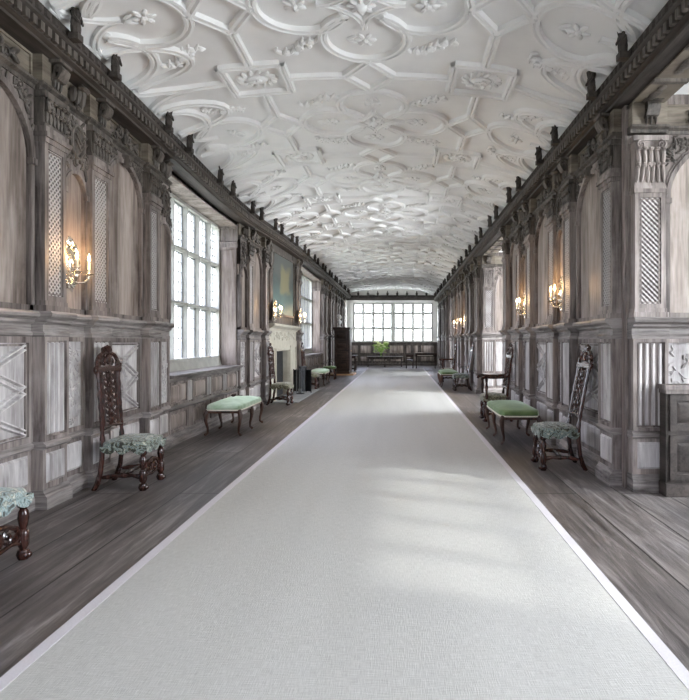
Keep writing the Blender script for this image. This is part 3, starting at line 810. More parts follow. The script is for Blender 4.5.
def splay(par, F, s, face, warp=True):
    """panelled jamb of a window recess, face = which way it looks along s"""
    FF = Fr((F.P((s, 0, 0)).x, s), (F.n[0] * -1, 0), (0, face))
    MB().box(0, .40, -.02, .012, ZS, 3.30).border(.01, .39, ZS, 3.30, .045, .012, .03).build('jamb_panel', 'board', par, FF, warp)
    MB().prof([(-.02, 3.30), (.03, 3.30), (.035, 3.36), (.06, 3.40), (.02, 3.43), (.02, 3.66), (.07, 3.70), (.07, ZT), (-.02, ZT)], -.02, .40).build('jamb_cornice', 'frame', par, FF, warp)
for a, b in (W1, W2): splay(wl, FL, a, 1); splay(wl, FL, b, -1)
for a, b in (W_FILL, W1, W2):
    n = 5 if a < 0 else 6 if a < 10 else 8
    w = window(FL, a, b, ZS + .12, ZT - .03, n, [2.04, 2.93], back=-.40)
    MB().prof([(-.47, ZS), (-.28, ZS), (-.30, ZS + .06), (-.32, ZS + .13), (-.47, ZS + .13)], a, b).build('stone_sill', 'mull', w, FL, True)
    MB().box(a, b, -.45, -.0, ZT - .04, ZT + .05).build('window_soffit', 'board', wl, FL, True)
    portal(FL, a, b, ZS, ZT, -.56)

# chimney breast: timber above and beside the stone surround, picture in its frame
MB().box(13.05, 13.5, 0, .06, 1.83, ZC).box(16.28, 16.95, 0, .06, 0, ZC).box(13.5, 16.28, 0, .05, 3.60, ZC).box(13.5, 16.28, 0, .05, 1.84, 2.06).build('chimney_panelling', 'dark', wl, FL, True)
m = MB()
for s in (13.28, 16.62):
    m.lathe([(.09, 1.84), (.1, 1.88), (.06, 1.92), (.075, 2.0), (.085, 2.4), (.06, 3.0), (.08, 3.05), (.07, 3.1), (.11, 3.3), (.12, 3.5)], s, .08, 12)
    leaves(m, s - .12, s + .12, 3.1, 3.7, .14, 26, .05, None, 6)
m.build('carved_column', 'dark', wl, FL, True)

# --- right wall
wr = wall_root('wall_right', (XR, YB, 0))
B0, B1, B2 = (.2, 5.5), (11.6, 15.3), (23.2, 25.6)
DB = 3.2                                     # depth of the window bays
m = MB()
for a, b in ((YB, B0[0]), (B0[1], B1[0]), (B1[1], B2[0]), (B2[1], 31.4), (32.7, YE)): wbox(m, a, b, -.45 if a != B0[1] else -.45, 0, 0, 5.0)
for a, b in (B0, B1, B2): wbox(m, a, b, -.30, 0, ZC + .02, 5.0)
m.box(31.4, 32.7, -.45, 0, 0, ZE0); m.box(31.4, 32.7, -.45, 0, 3.6, 5.0)
for a, b in (B0, B1, B2):
    wbox(m, a - .15, a, -DB - .3, -.455, 0, 5.0); wbox(m, b, b + .15, -DB - .3, -.455, 0, 5.0)
m.build('wall_core', 'frame', wr, FR_, True, smooth=False)
run(wr, FR_, segs_of('P:5.58:5.96 W:5.96:6.97 P:6.97:7.33 N:7.33:7.72 P:7.72:8.1 W:8.1:9.12 P:9.12:9.5 N:9.5:9.95 P:9.95:10.3 W:10.3:11.2 P:11.2:11.54'))
run(wr, FR_, fit(15.36, 23.14, 'PWPNPWPNPWPNP'))
run(wr, FR_, fit(25.66, 31.2, 'PWPNPWPNP'))
# the bays' returns that look back towards the visitor
RET = []
for b in (B0[1], B1[1], B2[1]):
    FF = Fr((XR, b), (1, 0), (0, -1)); RET.append(FF)
    run(wr, FF, segs_of('P:.0:.33 W:.33:1.5 P:1.5:1.85 W:1.85:2.85 P:2.85:3.2'), True, 'inlayd', True)
for a in (B0[0], B1[0], B2[0]):
    FF = Fr((XR, a), (1, 0), (0, 1))
    run(wr, FF, segs_of('P:.0:.33 W:.33:1.5 P:1.5:1.85 W:1.85:2.85 P:2.85:3.2'), True, 'inlayd', True)
FB = Fr((XR + DB, 0), (0, 1), (-1, 0))
wy = wall_root('wall_bay', (XR + DB, 0, 0))
for i, (a, b) in enumerate((B0, B1, B2)):
    m = MB(); m.box(a - .15, b + .15, -.3, 0, 0, ZS); m.box(a - .15, b + .15, -.3, 0, 3.62, 5.0)
    m.build('bay_wall_core', 'frame', wy, FB, False, smooth=False)
    a_, b_ = a, b; a = a + (.7 if i == 0 else 0); b = b - (1.3 if i == 0 else 1.0)
    if a > a_: MB().box(a_, a, -.3, 0, ZS, 3.7).build('bay_wall_pier', 'board', wy, FB)
    MB().box(b, b_, -.3, 0, ZS, 3.7).build('bay_wall_pier', 'board', wy, FB)
    low_dado(wy, FB, a, b, max(3, int((b - a) / .8)), ZS, False)
    window(FB, a + .02, b - .02, ZS + .02, 3.60, max(4, int((b - a) / .6)), [2.0, 2.85], back=-.15, warp=False)
    window_fill(FB, a - .1, b + .1, ZS - .1, 3.7, -.5, (7.6, 12, 19)[i])
    # plaster ceiling of the bay with ribs
    a, b = a_, b_
    m = MB(); m.box(XR, XR + DB + .3, a - .1, b + .1, 3.80, 3.95)
    c = struct(m.build('ceiling_bay_%d' % (i + 1), 'plaster', smooth=False, warp=False)); m = MB()
    cx, cy, hx, hy = XR + DB / 2, (a + b) / 2, DB / 2 - .3, (b - a) / 2 - .2
    def zz(p): return (p[0], p[1], 3.795)
    P4 = [(cx - hx, cy), (cx, cy + hy), (cx + hx, cy), (cx, cy - hy)]
    for q in range(4): m.tube([zz(P4[q]), zz(P4[(q + 1) % 4])], .045, 6)
    m.tube([zz((cx + .6 * math.cos(t * PI / 12), cy + .6 * math.sin(t * PI / 12))) for t in range(25)], .04, 6)
    for q in P4: m.tube([zz(((q[0] - cx) * .4 + cx, (q[1] - cy) * .35 + cy)), zz(q)], .04, 6)
    for sx in (-1, 1):
        for sy in (-1, 1): m.tube([zz((cx + sx * hx * .5, cy + sy * hy * .5)), zz((cx + sx * (hx + .3), cy + sy * (hy + .2)))], .04, 6)
    m.build('plaster_ribs', 'plaster', c)
    # scroll consoles that stand on the return pilaster
    # timber lintel over the opening, its underside carved
    lb = MB().box(a, b, -.30, -.0, ZC - .02, ZC + .03).build('opening_lintel', 'frieze', wr, FR_, True)
    m = MB(); n = int((b - a) / .55)
    for q in range(n + 1):
        s = a + (b - a) * q / n; m.box(s - .03, s + .03, -.28, .02, ZC - .045, ZC - .018)
    for q in range(n):
        s = a + (b - a) * (q + .5) / n
        m.v += []; m.ell((s, -.13, ZC - .022), (.12, .05, .014)); m.ell((s - .14, -.13, ZC - .022), (.05, .04, .012)); m.ell((s + .14, -.13, ZC - .022), (.05, .04, .012))
    m.build('soffit_carving', 'dark', lb, FR_, True)
# corner posts that turn the panelling into each bay
for b, sg in ((B0[1], 1), (B1[0], -1), (B1[1], 1), (B2[0], -1), (B2[1], 1)):
    m = MB(); q = b + sg * .04
    m.box(q - .045, q + .045, -.1, .03, 0, ZC)
    m.build('corner_post', 'frame', wr, FR_, True)

# --- end wall
we = wall_root('wall_end', (X0, YE, 0))
EX0, EX1 = -2.72, 1.92
m = MB(); m.box(-3.6, 2.7, -.35, 0, 0, ZE0); m.box(-3.6, 2.7, -.35, 0, ZE1, 5.0); m.box(-3.6, EX0, -.35, 0, ZE0, ZE1); m.box(EX1, 2.7, -.35, 0, ZE0, ZE1)
m.build('wall_core', 'plasterw', we, FE, False, smooth=False)
MB().box(XL, XR, 0, .02, 0, ZE0 - .05).prof([(0, ZE0 - .05), (.05, ZE0 - .05), (.10, ZE0), (.1, ZE0 + .03), (0, ZE0 + .03)], XL, XR).prof([(0, 0), (.06, 0), (.06, .12), (.02, .16), (0, .16)], XL, XR).build('end_dado', 'dark', we, FE)
sx = XL
for i, w in enumerate((.75, .75, .95, .95, .42, .42, .95, .2)):
    if sx + w > XR: break
    for c0, c1 in ((.2, .58), (.66, 1.22)):
        o = MB().border(sx + .03, sx + w - .03, c0, c1, .05, .02, .045).build('dado_frame', 'dark', we, FE)
        MB().taper(sx + .09, sx + w - .09, c0 + .06, c1 - .06, .02, .035, .03).build('raised_field', 'board', o, FE)
    sx += w
window(FE, EX0, EX1, ZE0 + .02, ZE1, 8, [2.16, 3.03], back=-.15, king=4, warp=False, vx=3, hy=5, mw=.125, lt=.013)
portal(FE, EX0, EX1, ZE0, ZE1, -.4)
# pale splayed jambs where the panelling stops short of the end window
for FX, a in ((FL, 31.3), (FR_, 31.4)):
    window(FX, a, 32.7, ZE0 + .02, 3.6, 3, [2.16, 3.03], back=-.15, warp=False); window_fill(FX, a, 32.7, ZE0, 3.6, -.5, 3.5)
    MB().box(31.0, a, 0, .05, ZE0, ZC).box(32.7, YE, 0, .05, ZE0, ZC).build('window_jamb', 'plasterw', we, FX)
MB().box(XL - .01, XL + .06, 31.0, YE, 0, ZE0).box(XR - .06, XR + .01, 31.2, YE, 0, ZE0).build('jamb_dado', 'dark', we)

# --- back wall, behind the visitor
wk = struct(MB().box(-3.9, 3.0, YB - .3, YB, 0, ZE0).box(-3.9, 3.0, YB - .3, YB, ZE1, 5.0).box(-3.9, EX0, YB - .3, YB, ZE0, ZE1).box(EX1, 3.0, YB - .3, YB, ZE0, ZE1).build('wall_back', 'frame', smooth=False))
FK = Fr((0, YB), (1, 0), (0, 1))
window(FK, EX0, EX1, ZE0 + .02, ZE1, 8, [2.16, 3.03], back=-.15, king=4, warp=False, mw=.085); window_fill(FK, EX0, EX1, ZE0, ZE1, -.5, .3)  # unseen window and lamp, added to brighten the near end

# --- cornices with dentils, cresting and little carved figures
def cornice(name, F, s0, s1, pr, warp=True):
    pts = [(-.02, ZC), (pr - .10, ZC), (pr - .095, ZC + .02), (pr - .05, ZC + .03), (pr - .045, ZC + .11), (pr - .02, ZC + .115), (pr, ZC + .135), (pr, ZC + .155), (pr - .03, ZC + .16),
           (pr - .03, ZC + .26), (pr - .06, ZC + .28), (-.02, ZC + .28)]
    m = MB().profl(pts, s0, s1)
    o = struct(m.build(name, 'cornice', None, F, warp))
    m = MB(); n = int((s1 - s0) / .092)
    for i in range(n):
        s = s0 + .092 * i; m.box(s, s + .052, pr - .06, pr - .012, ZC + .04, ZC + .11)
    m.build('dentil_row', 'dark', o, F, warp, smooth=False)
    m = MB(); n = int((s1 - s0) / .11)
    for i in range(n):
        s = s0 + .11 * (i + .5); m.taper(s - .040, s + .040, ZC + .165, ZC + .255, pr - .035, pr - .012, .02)
    m.build('cresting', 'cornice', o, F, warp, smooth=False)
    return o
c1 = cornice('trim_1', FL, YB, YE, .30); c2 = cornice('trim_2', FR_, YB, YE, .24)
c3 = cornice('trim_3', FE, XL, XR, .16, False)
def figure_mesh(F, s, n):
    m = MB(); k = 8
    m.box(s - .05, s + .05, n - .04, n + .06, 0, .05)
    m.lathe([(.045, .04), (.052, .10), (.04, .17), (.055, .21), (.06, .235), (.03, .265), (.022, .275)], s, n + .012, k)
    m.ell((s, n + .012, .305), (.032, .034, .036), 0, 8, 6)
    for sg in (-1, 1): m.tube([(s + sg * .055, n + .012, .235), (s + sg * .07, n + .03, .17), (s + sg * .03, n + .065, .13)], [.018, .016, .012], 5)
    m.ell((s, n - .0, .13), (.06, .03, .09)); return m
def figures(c, F, ss, pr, dz=0.0):
    src = None; P0 = None
    for s in ss:
        p = F.P((s, pr + .035, ZC + .15)); p = W(p) if dz == 0 else p
        if src is None: src = o = figure_mesh(F, 0, 0).build('carved_figure', 'cornice', c, Fr((0, 0), F.s, F.n))
        else: o = src.copy(); C.objects.link(o); o.parent = c
        o.location = p; o.scale = (.85, .85, 1.1)
figures(c1, FL, [y + d for y in [2.92 + 1.96 * k for k in range(15)] for d in (0, .68) if y + d < YE - .3], .30)
figures(c2, FR_, [y + d for y in [2.75 + 2.15 * k for k in range(14)] for d in (0, .8) if y + d < YE - .3], .24)
figures(c3, FE, [-2.4 + .56 * k for k in range(8)], .16, 1)

# --- fireplace and picture
fp = thing('fireplace', 'cream stone fireplace surround against the left wall under the painting', 'fireplace', (XL, 14.7, 0)); BASE[fp.name] = Vector((XL, 14.7, 0))
m = MB(); m.box(13.15, 13.75, 0, .12, 0, 1.17); m.box(15.35, 16.55, 0, .12, 0, 1.17); m.box(13.15, 16.55, 0, .12, 1.17, 1.42)
m.border(13.68, 15.42, -.2, 1.24, .05, .12, .15); m.box(13.13, 13.66, .0, .16, 0, .18); m.box(15.44, 16.57, .0, .16, 0, .18)
m.border(15.55, 16.4, .28, 1.3, .05, .12, .14); m.border(13.22, 13.6, .28, 1.3, .05, .12, .14)
m.box(13.75, 13.77, -.03, .1, 0, 1.17); m.box(15.33, 15.35, -.03, .1, 0, 1.17)
m.v = [(s, n, max(z, 0)) for s, n, z in m.v]
m.build('stone_surround', 'stone', fp, FL)
m = MB().box(13.15, 16.55, 0, .10, 1.42, 1.68); leaves(m, 13.3, 16.4, 1.46, 1.64, .10, 52, .05, None, 18)
m.build('carved_frieze', 'stone', fp, FL)
MB().prof([(0, 1.68), (.12, 1.68), (.14, 1.72), (.2, 1.75), (.24, 1.78), (.25, 1.83), (0, 1.83)], 13.08, 16.62).build('mantel_shelf', 'stone', fp, FL)
MB().box(13.75, 15.35, -.05, -.03, 0, 1.17).build('fireback', 'soot', fp, FL)
hs = MB().box(XL + .12, -2.35, 13.1, 16.7, 0, .012).build('hearth_slab', 'slab', smooth=False)
tag(hs, 'blue grey stone hearth slab on the floor before the fireplace', 'hearth')
pt = thing('painting', 'large faded landscape painting in teal and ochre above the fireplace', 'painting', (XL, 15.25, 2.05)); BASE[pt.name] = Vector((XL, 15.25, 2.05))
MB().box(13.54, 16.24, .05, .075, 2.08, 3.58).build('canvas', 'painting', pt, FL, True, smooth=False)
MB().border(13.5, 16.28, 2.04, 3.62, .055, .05, .10).build('picture_frame', 'dark', pt, FL, True)

# ------------------------------------------------------------------ furniture
def rbox(mb, x0, x1, y0, y1, z0, z1, n=10, pw=5.0, dome=0.0, waist=0.0):
    """soft upholstered block: superellipse plan, pillowed section"""
    cx, cy = (x0 + x1) / 2, (y0 + y1) / 2; hx, hy = (x1 - x0) / 2, (y1 - y0) / 2; K = 36; vs = []
    rows = [(0.0, .97), (.12, 1.0), (.45, 1.015), (.75, 1.0), (.92, .96), (1.0, .86)]
    for t, sc in rows:
        for j in range(K):
            a = 2 * PI * j / K; c, s = math.cos(a), math.sin(a)
            r = (abs(c) ** pw + abs(s) ** pw) ** (-1 / pw)
            vs.append((cx + hx * sc * r * c, cy + hy * sc * r * s, z0 + (z1 - z0) * t))
    for q in (.6, .3):
        for j in range(K):
            a = 2 * PI * j / K; c, s = math.cos(a), math.sin(a); r = (abs(c) ** pw + abs(s) ** pw) ** (-1 / pw)
            vs.append((cx + hx * q * r * c, cy + hy * q * r * s, z1 + dome * (1 - q * q)))
    vs.append((cx, cy, z1 + dome)); R = len(rows) + 2
    fs = [(i * K + j, i * K + (j + 1) % K, (i + 1) * K + (j + 1) % K, (i + 1) * K + j) for i in range(R - 1) for j in range(K)]
    fs += [((R - 1) * K + j, (R - 1) * K + (j + 1) % K, R * K) for j in range(K)] + [tuple(range(K))[::-1]]
    mb.add(vs, fs); return mb

TURN = [(.030, 0), (.036, .012), (.040, .035), (.034, .06), (.022, .07), (.030, .085), (.035, .10), (.035, .17), (.030, .185), (.020, .20), (.026, .22), (.034, .27), (.030, .31), (.020, .33), (.036, .345), (.038, .37), (.036, .40), (.030, .41)]

def tall_chair(name, label, group, fabric='tap', arms=False, top=1.36, rake=-.06):
    """high backed carved chair; faces +x"""
    t = thing(name, label, 'chair', group=group)
    HWd, D = .235, .20                       # half width, half depth
    s = rbox(MB(), -D - .01, D + .02, -HWd - .015, HWd + .015, .405, .465, dome=.03, pw=7).build('seat', fabric, t)
    m = MB()                                 # scalloped fabric apron round the seat edge
    def scallop(a, b, n):
        a, b = Vector(a), Vector(b); d = b - a; o = Vector((d.y, -d.x, 0)).normalized() * .006; K = n * 8; vs = []
        for i in range(K + 1):
            u = i / K; p = a + d * u; dr = .03 + (.03 + .022 * math.sin(5 * u + n) ** 2) * abs(math.sin(u * n * PI)) ** .8
            for off in (o, -o): vs += [(p.x + off.x, p.y + off.y, .42), (p.x + off.x, p.y + off.y, .42 - dr)]
        fs = []
        for i in range(K):
            k = 4 * i; fs += [(k, k + 4, k + 5, k + 1), (k + 2, k + 3, k + 7, k + 6), (k + 1, k + 5, k + 7, k + 3)]
        m.add(vs, fs)
    f, w = D + .024, HWd + .016
    scallop((f, -w, 0), (f, w, 0), 3); scallop((-D, -w, 0), (f, -w, 0), 3); scallop((f, w, 0), (-D, w, 0), 3)
    m.build('fabric_apron', fabric, s)
    for sg in (-1, 1):
        m = MB().lathe(TURN, D - .015, sg * (HWd - .02), 12); m.ell((D - .01, sg * (HWd - .02), .03), (.05, .036, .03), 0, 8, 6)
        m.build('leg', 'walnut', t)
    for sg in (-1, 1):
        y = sg * (HWd - .03)
        m = MB().tube([(-D - .08, y, .0), (-D - .05, y, .06), (-D - .02, y, .16), (-D - .005, y, .3), (-D, y, .44)], [.026, .026, .024, .024, .026], 8)
        m.v = [(a, b, max(0, c)) for a, b, c in m.v]
        m.build('leg', 'walnut', t)
    for sg in (-1, 1):
        y = sg * (HWd - .025); P = [(-D + .0, .12), (-.14, .13), (-.08, .14), (0, .14), (.08, .14), (.14, .13), (D - .03, .12)]
        MB().tube([(a, y, z) for a, z in P], [.014, .024, .016, .026, .016, .024, .014], 8).build('side_stretcher', 'walnut', t)
    MB().tube([(-.02, -HWd + .03, .14), (-.02, -.12, .14), (-.02, -.05, .14), (-.02, 0, .14), (-.02, .05, .14), (-.02, .12, .14), (-.02, HWd - .03, .14)], [.013, .022, .014, .026, .014, .022, .013], 8).build('cross_stretcher', 'walnut', t)
    m = MB(); x = D - .02                    # carved arched front stretcher
    m.tube([(x, -.20, .15), (x, -.15, .22), (x, -.08, .25), (x, 0, .265), (x, .08, .25), (x, .15, .22), (x, .20, .15)], .017, 8)
    m.tube([(x, -.20, .11), (x, -.1, .13), (x, 0, .115), (x, .1, .13), (x, .20, .11)], .014, 8)
    FF = Fr((x, 0), (0, 1), (1, 0))
    c = MB()
    for sg in (-1, 1):
        c.spiral(sg * .07, .185, .05, 0, .012, d=sg, start=PI / 2); c.spiral(sg * .145, .16, .035, 0, .010, d=-sg, start=0)
    c.ell((0, 0, .185), (.03, .022, .05))
    m.add([FF.P(p) for p in c.v], c.f); m.build('front_stretcher', 'walnut', t)
    # back: raked upward, from the seat to the crest
    z0, z1 = .44, top; rk = rake
    def bx(z): return -D - .0 + rk * ((z - z0) / (z1 - z0)) ** 1.15
    for sg in (-1, 1):
        y = sg * (HWd - .035); P = []; R = []
        for i in range(15):
            z = z0 + (z1 - .22 - z0) * i / 14; P.append((bx(z), y, z)); R.append(.022 if i % 2 else .017)
        R[0] = R[1] = .026
        MB().tube(P, R, 8).build('back_post', 'walnut', t)
    def onback(c, m):
        m.add([(bx(p[2]) + p[1], p[0], p[2]) for p in c.v], c.f)
    m = MB(); c = MB()                       # pierced splat
    zb, zt = .58, z1 - .24
    for sg in (-1, 1):
        c.tube([(sg * (.145 if i % 4 < 2 else .135), 0, zb + (zt - zb) * i / 12) for i in range(13)], .016, 6)
    c.tube([(-.19, 0, zb), (0, 0, zb + .02), (.19, 0, zb)], .02, 6); c.tube([(-.19, 0, zt), (0, 0, zt + .03), (.19, 0, zt)], .02, 6)
    k = 4; h = (zt - zb) / k
    for i in range(k):
        zc = zb + h * (i + .5)
        for sg in (-1, 1):
            c.spiral(sg * .065, zc + .02, h * .36, 0, .014, d=sg, start=PI / 2, turns=1.3); c.ell((sg * .105, .006, zc - h * .33), (.05, .012, .018), sg * .8); c.ell((sg * .04, .006, zc - h * .3), (.045, .012, .018), -sg * .9)
        c.ell((0, .01, zc), (h * .3, .016, .022), PI / 2); c.ell((0, .012, zc + h * .45), (.026, .018, .026))
    onback(c, m); m.build('pierced_splat', 'walnut', t)
    m = MB(); c = MB(); zt = z1 - .22        # carved crest
    c.tube([(.215 * math.cos(PI * i / 12), 0, zt + .02 + .15 * math.sin(PI * i / 12) ** .8) for i in range(13)], .020, 6)
    c.box(-.24, .24, -.02, .02, zt - .015, zt + .03)
    for sg in (-1, 1):
        c.spiral(sg * .20, zt + .055, .05, .005, .018, d=-sg, start=0); c.spiral(sg * .085, zt + .085, .05, 0, .014, d=sg, start=PI / 2)
        c.spiral(sg * .07, z1 - .035, .04, .0, .013, d=-sg, start=-PI / 2); c.ell((sg * .15, .01, zt + .12), (.05, .02, .026), -sg * .8)
        c.ell((sg * .235, 0, zt + .0), (.03, .025, .045)); c.ell((sg * .03, .01, z1 - .015), (.035, .02, .02), sg * .9)
    c.ell((0, .01, zt + .10), (.045, .026, .06)); c.ell((0, .01, z1 - .02), (.045, .026, .03), PI / 2)
    onback(c, m); m.build('carved_crest', 'walnut', t)
    if arms:
        for sg in (-1, 1):
            y = sg * (HWd + .01)
            a = MB().tube([(bx(.82), sg * (HWd - .03), .80), (-.1, y, .78), (.05, y, .775), (.18, y + sg * .01, .79), (.25, y + sg * .015, .77), (.26, y + sg * .015, .735)], [.02, .022, .024, .028, .03, .02], 8).build('arm', 'walnut', t)
            MB().lathe([(.024, .40), (.03, .45), (.018, .5), (.028, .6), (.018, .68), (.026, .74), (.02, .78)], .17, y, 10).build('arm_support', 'walnut', a)
    return t

GC = 'carved high backed chairs along the walls'
ch = tall_chair('carved_chair', 'carved dark walnut high back chair with flowered seat beside the left window', GC)
ch.location = (-2.635, 5.63, 0); ch.rotation_euler = (0, 0, .03)
c2_ = tall_chair('carved_chair', 'carved walnut high back chair nearest the viewer on the right', GC, rake=-.17)
c2_.location = (1.765, 6.47, 0); c2_.rotation_euler = (0, 0, PI - .03)
def chair_copy(x, y, rz, label, fabric=None, src=None):
    o = dup(src or ch, (x, y, 0), rz, label)
    if fabric:
        for c in o.children:
            for q in [c] + list(c.children):
                if q.name.startswith(('seat', 'fabric_apron')):
                    q.data = q.data.copy(); q.data.materials[0] = MT[fabric]
    return o
chair_copy(-2.64, 3.50, 0, 'chair cut off by the left edge, only its pale teal seat and leg in view', 'tapb')
chair_copy(-2.66, 12.80, 0, 'carved high back chair with olive seat standing left of the fireplace', 'tapo')
chair_copy(-2.66, 17.0, 0, 'carved high back chair with olive seat standing right of the fireplace', 'tapo')
chair_copy(1.76, 16.5, PI, 'carved high back chair with flowered seat before the far right green bench', None, c2_)
ac = tall_chair('carved_armchair', 'carved high back armchair with dark seat behind the right hand green bench', 'carved high backed armchairs', 'tapo', True, 1.36, -.11)
ac.location = (1.69, 10.25, 0); ac.rotation_euler = (0, 0, PI)
dup(ac, (1.66, 19.9, 0), PI, 'carved high back armchair beyond the far right green bench')

def bench(name, label, group, fabric):
    """long upholstered stool on six cabriole legs; long side along y"""
    t = thing(name, label, 'bench', group=group); L, D = .70, .275
    rbox(MB(), -D, D, -L, L, .375, .47, pw=8, dome=.045).build('cushion', fabric, t)
    m = MB(); K = 48
    m.tube([(D * 1.01 * (abs(math.cos(a)) ** 8 + abs(math.sin(a)) ** 8) ** (-1 / 8) * math.cos(a), L * 1.005 * (abs(math.cos(a)) ** 8 + abs(math.sin(a)) ** 8) ** (-1 / 8) * math.sin(a), .388) for a in [2 * PI * i / K for i in range(K + 1)]], .011, 6)
    m.build('braid_trim', 'trimw', t)['label'] = 'cream braid edging'
    MB().box(-D + .02, D - .02, -L + .02, L - .02, .34, .385).build('seat_rail', 'mahog', t)
    for y in (-L + .05, 0, L - .05):
        for sx in (-1, 1):
            oy = 0 if y == 0 else math.copysign(1, y)
            P = [(sx * (D - .04), y, .385), (sx * (D - .015), y + oy * .02, .32), (sx * (D - .02), y + oy * .018, .22), (sx * (D - .045), y + oy * .0, .11), (sx * (D - .045), y, .045), (sx * (D - .01), y + oy * .03, .018), (sx * (D - .0), y + oy * .035, .012)]
            m = MB().tube(P, [.034, .036, .026, .018, .016, .022, .012], 8); m.v = [(a, b, max(0, c)) for a, b, c in m.v]
            m.ell((sx * (D - .02), y + oy * .02, .34), (.03, .03, .03)); m.build('leg', 'mahog', t)
    return t
GB = 'green upholstered benches along the walls'
b1 = bench('upholstered_bench', 'pale green bench on six legs below the large left window', GB, 'mint'); b1.location = (-2.645, 9.18, 0)
b2 = bench('upholstered_bench', 'moss green bench on six legs in the right hand row of seats', GB, 'green'); b2.location = (1.655, 8.48, 0)
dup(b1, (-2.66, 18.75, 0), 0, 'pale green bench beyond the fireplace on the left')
dup(b2, (1.53, 18.2, 0), 0, 'far green bench between two carved chairs on the right')
# dried seed heads laid on the seats
def teasel(loc, rz, label):
    t = thing('dried_teasel', label, 'dried flower', loc, rz, 'dried teasels laid on the bench seats')
    m = MB(); m.ell((0, 0, .022), (.045, .022, .022), 0, 8, 6)
    for i in range(14): m.ell((rng.uniform(-.03, .03), rng.uniform(-.015, .015), .03 + rng.uniform(-.005, .01)), (.012, .005, .005), rng.uniform(0, 3))
    m.build('seed_head', 'black', t); MB().tube([(.04, 0, .018), (.12, .01, .012), (.17, .0, .010)], .006, 5).build('stem', 'black', t)
teasel((-2.70, 9.25, .516), .9, 'dark dried teasel lying on the pale green bench below the window')
teasel((1.66, 8.80, .516), 2.2, 'dark dried teasel lying on the moss green bench')

# stool beyond the far left bench
st = thing('upholstered_stool', 'small square stool with dark green seat in front of the tall cabinet', 'stool', (-2.62, 21.2, 0))
rbox(MB(), -.24, .24, -.24, .24, .40, .47, dome=.03, pw=7).build('cushion', 'green', st)
for x in (-.2, .2):
    for y in (-.2, .2): MB().lathe(TURN[:-3] + [(.024, .40)], x, y, 10).build('leg', 'walnut', st)
m = MB()
for y in (-.2, .2): m.tube([(-.2, y, .14), (.2, y, .14)], .015, 6)
m.tube([(0, -.2, .14), (0, .2, .14)], .015, 6); m.build('stretcher', 'walnut', st)

# tall cabinet on a low honey coloured slab, bust on top
pf = MB().box(-2.98, -1.92, 23.5, 24.95, 0, .05).build('honey_slab', 'honey'); tag(pf, 'low honey coloured slab under the tall dark cabinet', 'platform')
cb = thing('tall_cabinet', 'tall near black oak cabinet standing on the left near the end window', 'cabinet', (-2.43, 24.3, .05)); BASE[cb.name] = Vector((-2.43, 24.3, .05))
x0, x1, y0, y1 = -2.76, -2.10, 23.72, 24.85
MB().box(x0 + .02, x1 - .02, y0 + .02, y1 - .02, .15, 1.90).build('carcass', 'black', cb)
MB().box(x0 - .02, x1 + .03, y0 - .03, y1 + .03, 1.90, 1.99).box(x0, x1, y0, y1, 1.86, 1.90).build('top_moulding', 'black', cb)
MB().box(x0, x1, y0, y1, .05, .15).build('plinth', 'black', cb)
for i in range(4):
    c0, c1 = .22 + .41 * i, .58 + .41 * i
    MB().border(x0 + .06, x1 - .06, c0, c1, .05, y0 + .0, y0 + .02).taper(x0 + .14, x1 - .14, c0 + .08, c1 - .08, y0 + .02, y0 + .005, .03).build('side_panel', 'black', cb)
for yy0, yy1 in ((y0 + .04, (y0 + y1) / 2 - .005), ((y0 + y1) / 2 + .005, y1 - .04)):
    d = MB().box(x1 - .02, x1 + .003, yy0, yy1, .2, 1.84).build('door', 'black', cb)
    MB().ell((x1 + .02, (y0 + y1) / 2 + (-.05 if yy0 < (y0 + y1) / 2 - .1 else .05), 1.0), (.022, .02, .02)).build('knob', 'brass', d)
bu = thing('marble_bust', 'grey marble bust on top of the tall dark cabinet', 'bust', (-2.58, 24.25, 1.99)); BASE[bu.name] = Vector((0, 0, 0))
MB().lathe([(.10, 0), (.11, .03), (.08, .05), (.05, .09), (.06, .12)], 0, 0, 14).build('socle', 'bust', bu)
m = MB(); m.lathe([(.05, .12), (.12, .15), (.17, .22), (.165, .27), (.10, .31), (.058, .335), (.055, .37)], 0, 0, 16); m.v = [(a * .62, b, c) for a, b, c in m.v]
m.ell((.01, 0, .45), (.085, .078, .105), 0, 12, 8); m.ell((.092, 0, .44), (.022, .014, .022)); m.ell((-.02, 0, .49), (.085, .085, .075), 0, 10, 6); m.ell((.075, 0, .40), (.02, .025, .018))
for sg in (-1, 1): m.ell((.0, sg * .08, .445), (.02, .012, .028)); m.ell((.078, sg * .03, .465), (.012, .014, .008))
m.build('head_and_shoulders', 'bust', bu)

# small table behind the cabinet
def table(name, label, cat, loc, hx, hy, h, mat, legs=4, group=None, rz=0, rail=True):
    t = thing(name, label, cat, loc, rz, group)
    MB().box(-hx, hx, -hy, hy, h - .035, h).build('table_top', mat, t)
    MB().box(-hx + .05, hx - .05, -hy + .04, hy - .04, h - .14, h - .035).build('apron', mat, t)
    sc = (h - .14) / .41; pr = [(r * 1.0, z * sc) for r, z in TURN]
    nx = 3 if legs == 6 else 2
    for i in range(nx):
        for y in (-hy + .08, hy - .08):
            MB().lathe(pr, -hx + .09 + (2 * hx - .18) * i / (nx - 1), y, 10).build('leg', mat, t)
    if rail:
        m = MB()
        for y in (-hy + .08, hy - .08): m.box(-hx + .08, hx - .08, y - .02, y + .02, .08, .13)
        m.build('foot_rail', mat, t)
    return t
table('side_table', 'small dark side table behind the tall cabinet', 'table', (-2.36, 27.2, 0), .32, .42, .74, 'black')
lt = table('long_table', 'long low oak table carrying the flowers below the end window', 'table', (-.84, 31.6, 0), 1.02, .34, .56, 'dark', 6)
fl = thing('flower_vase', 'glass vase of pale lilies and green leaves on the long table', 'flower vase', (-1.05, 31.6, .56))
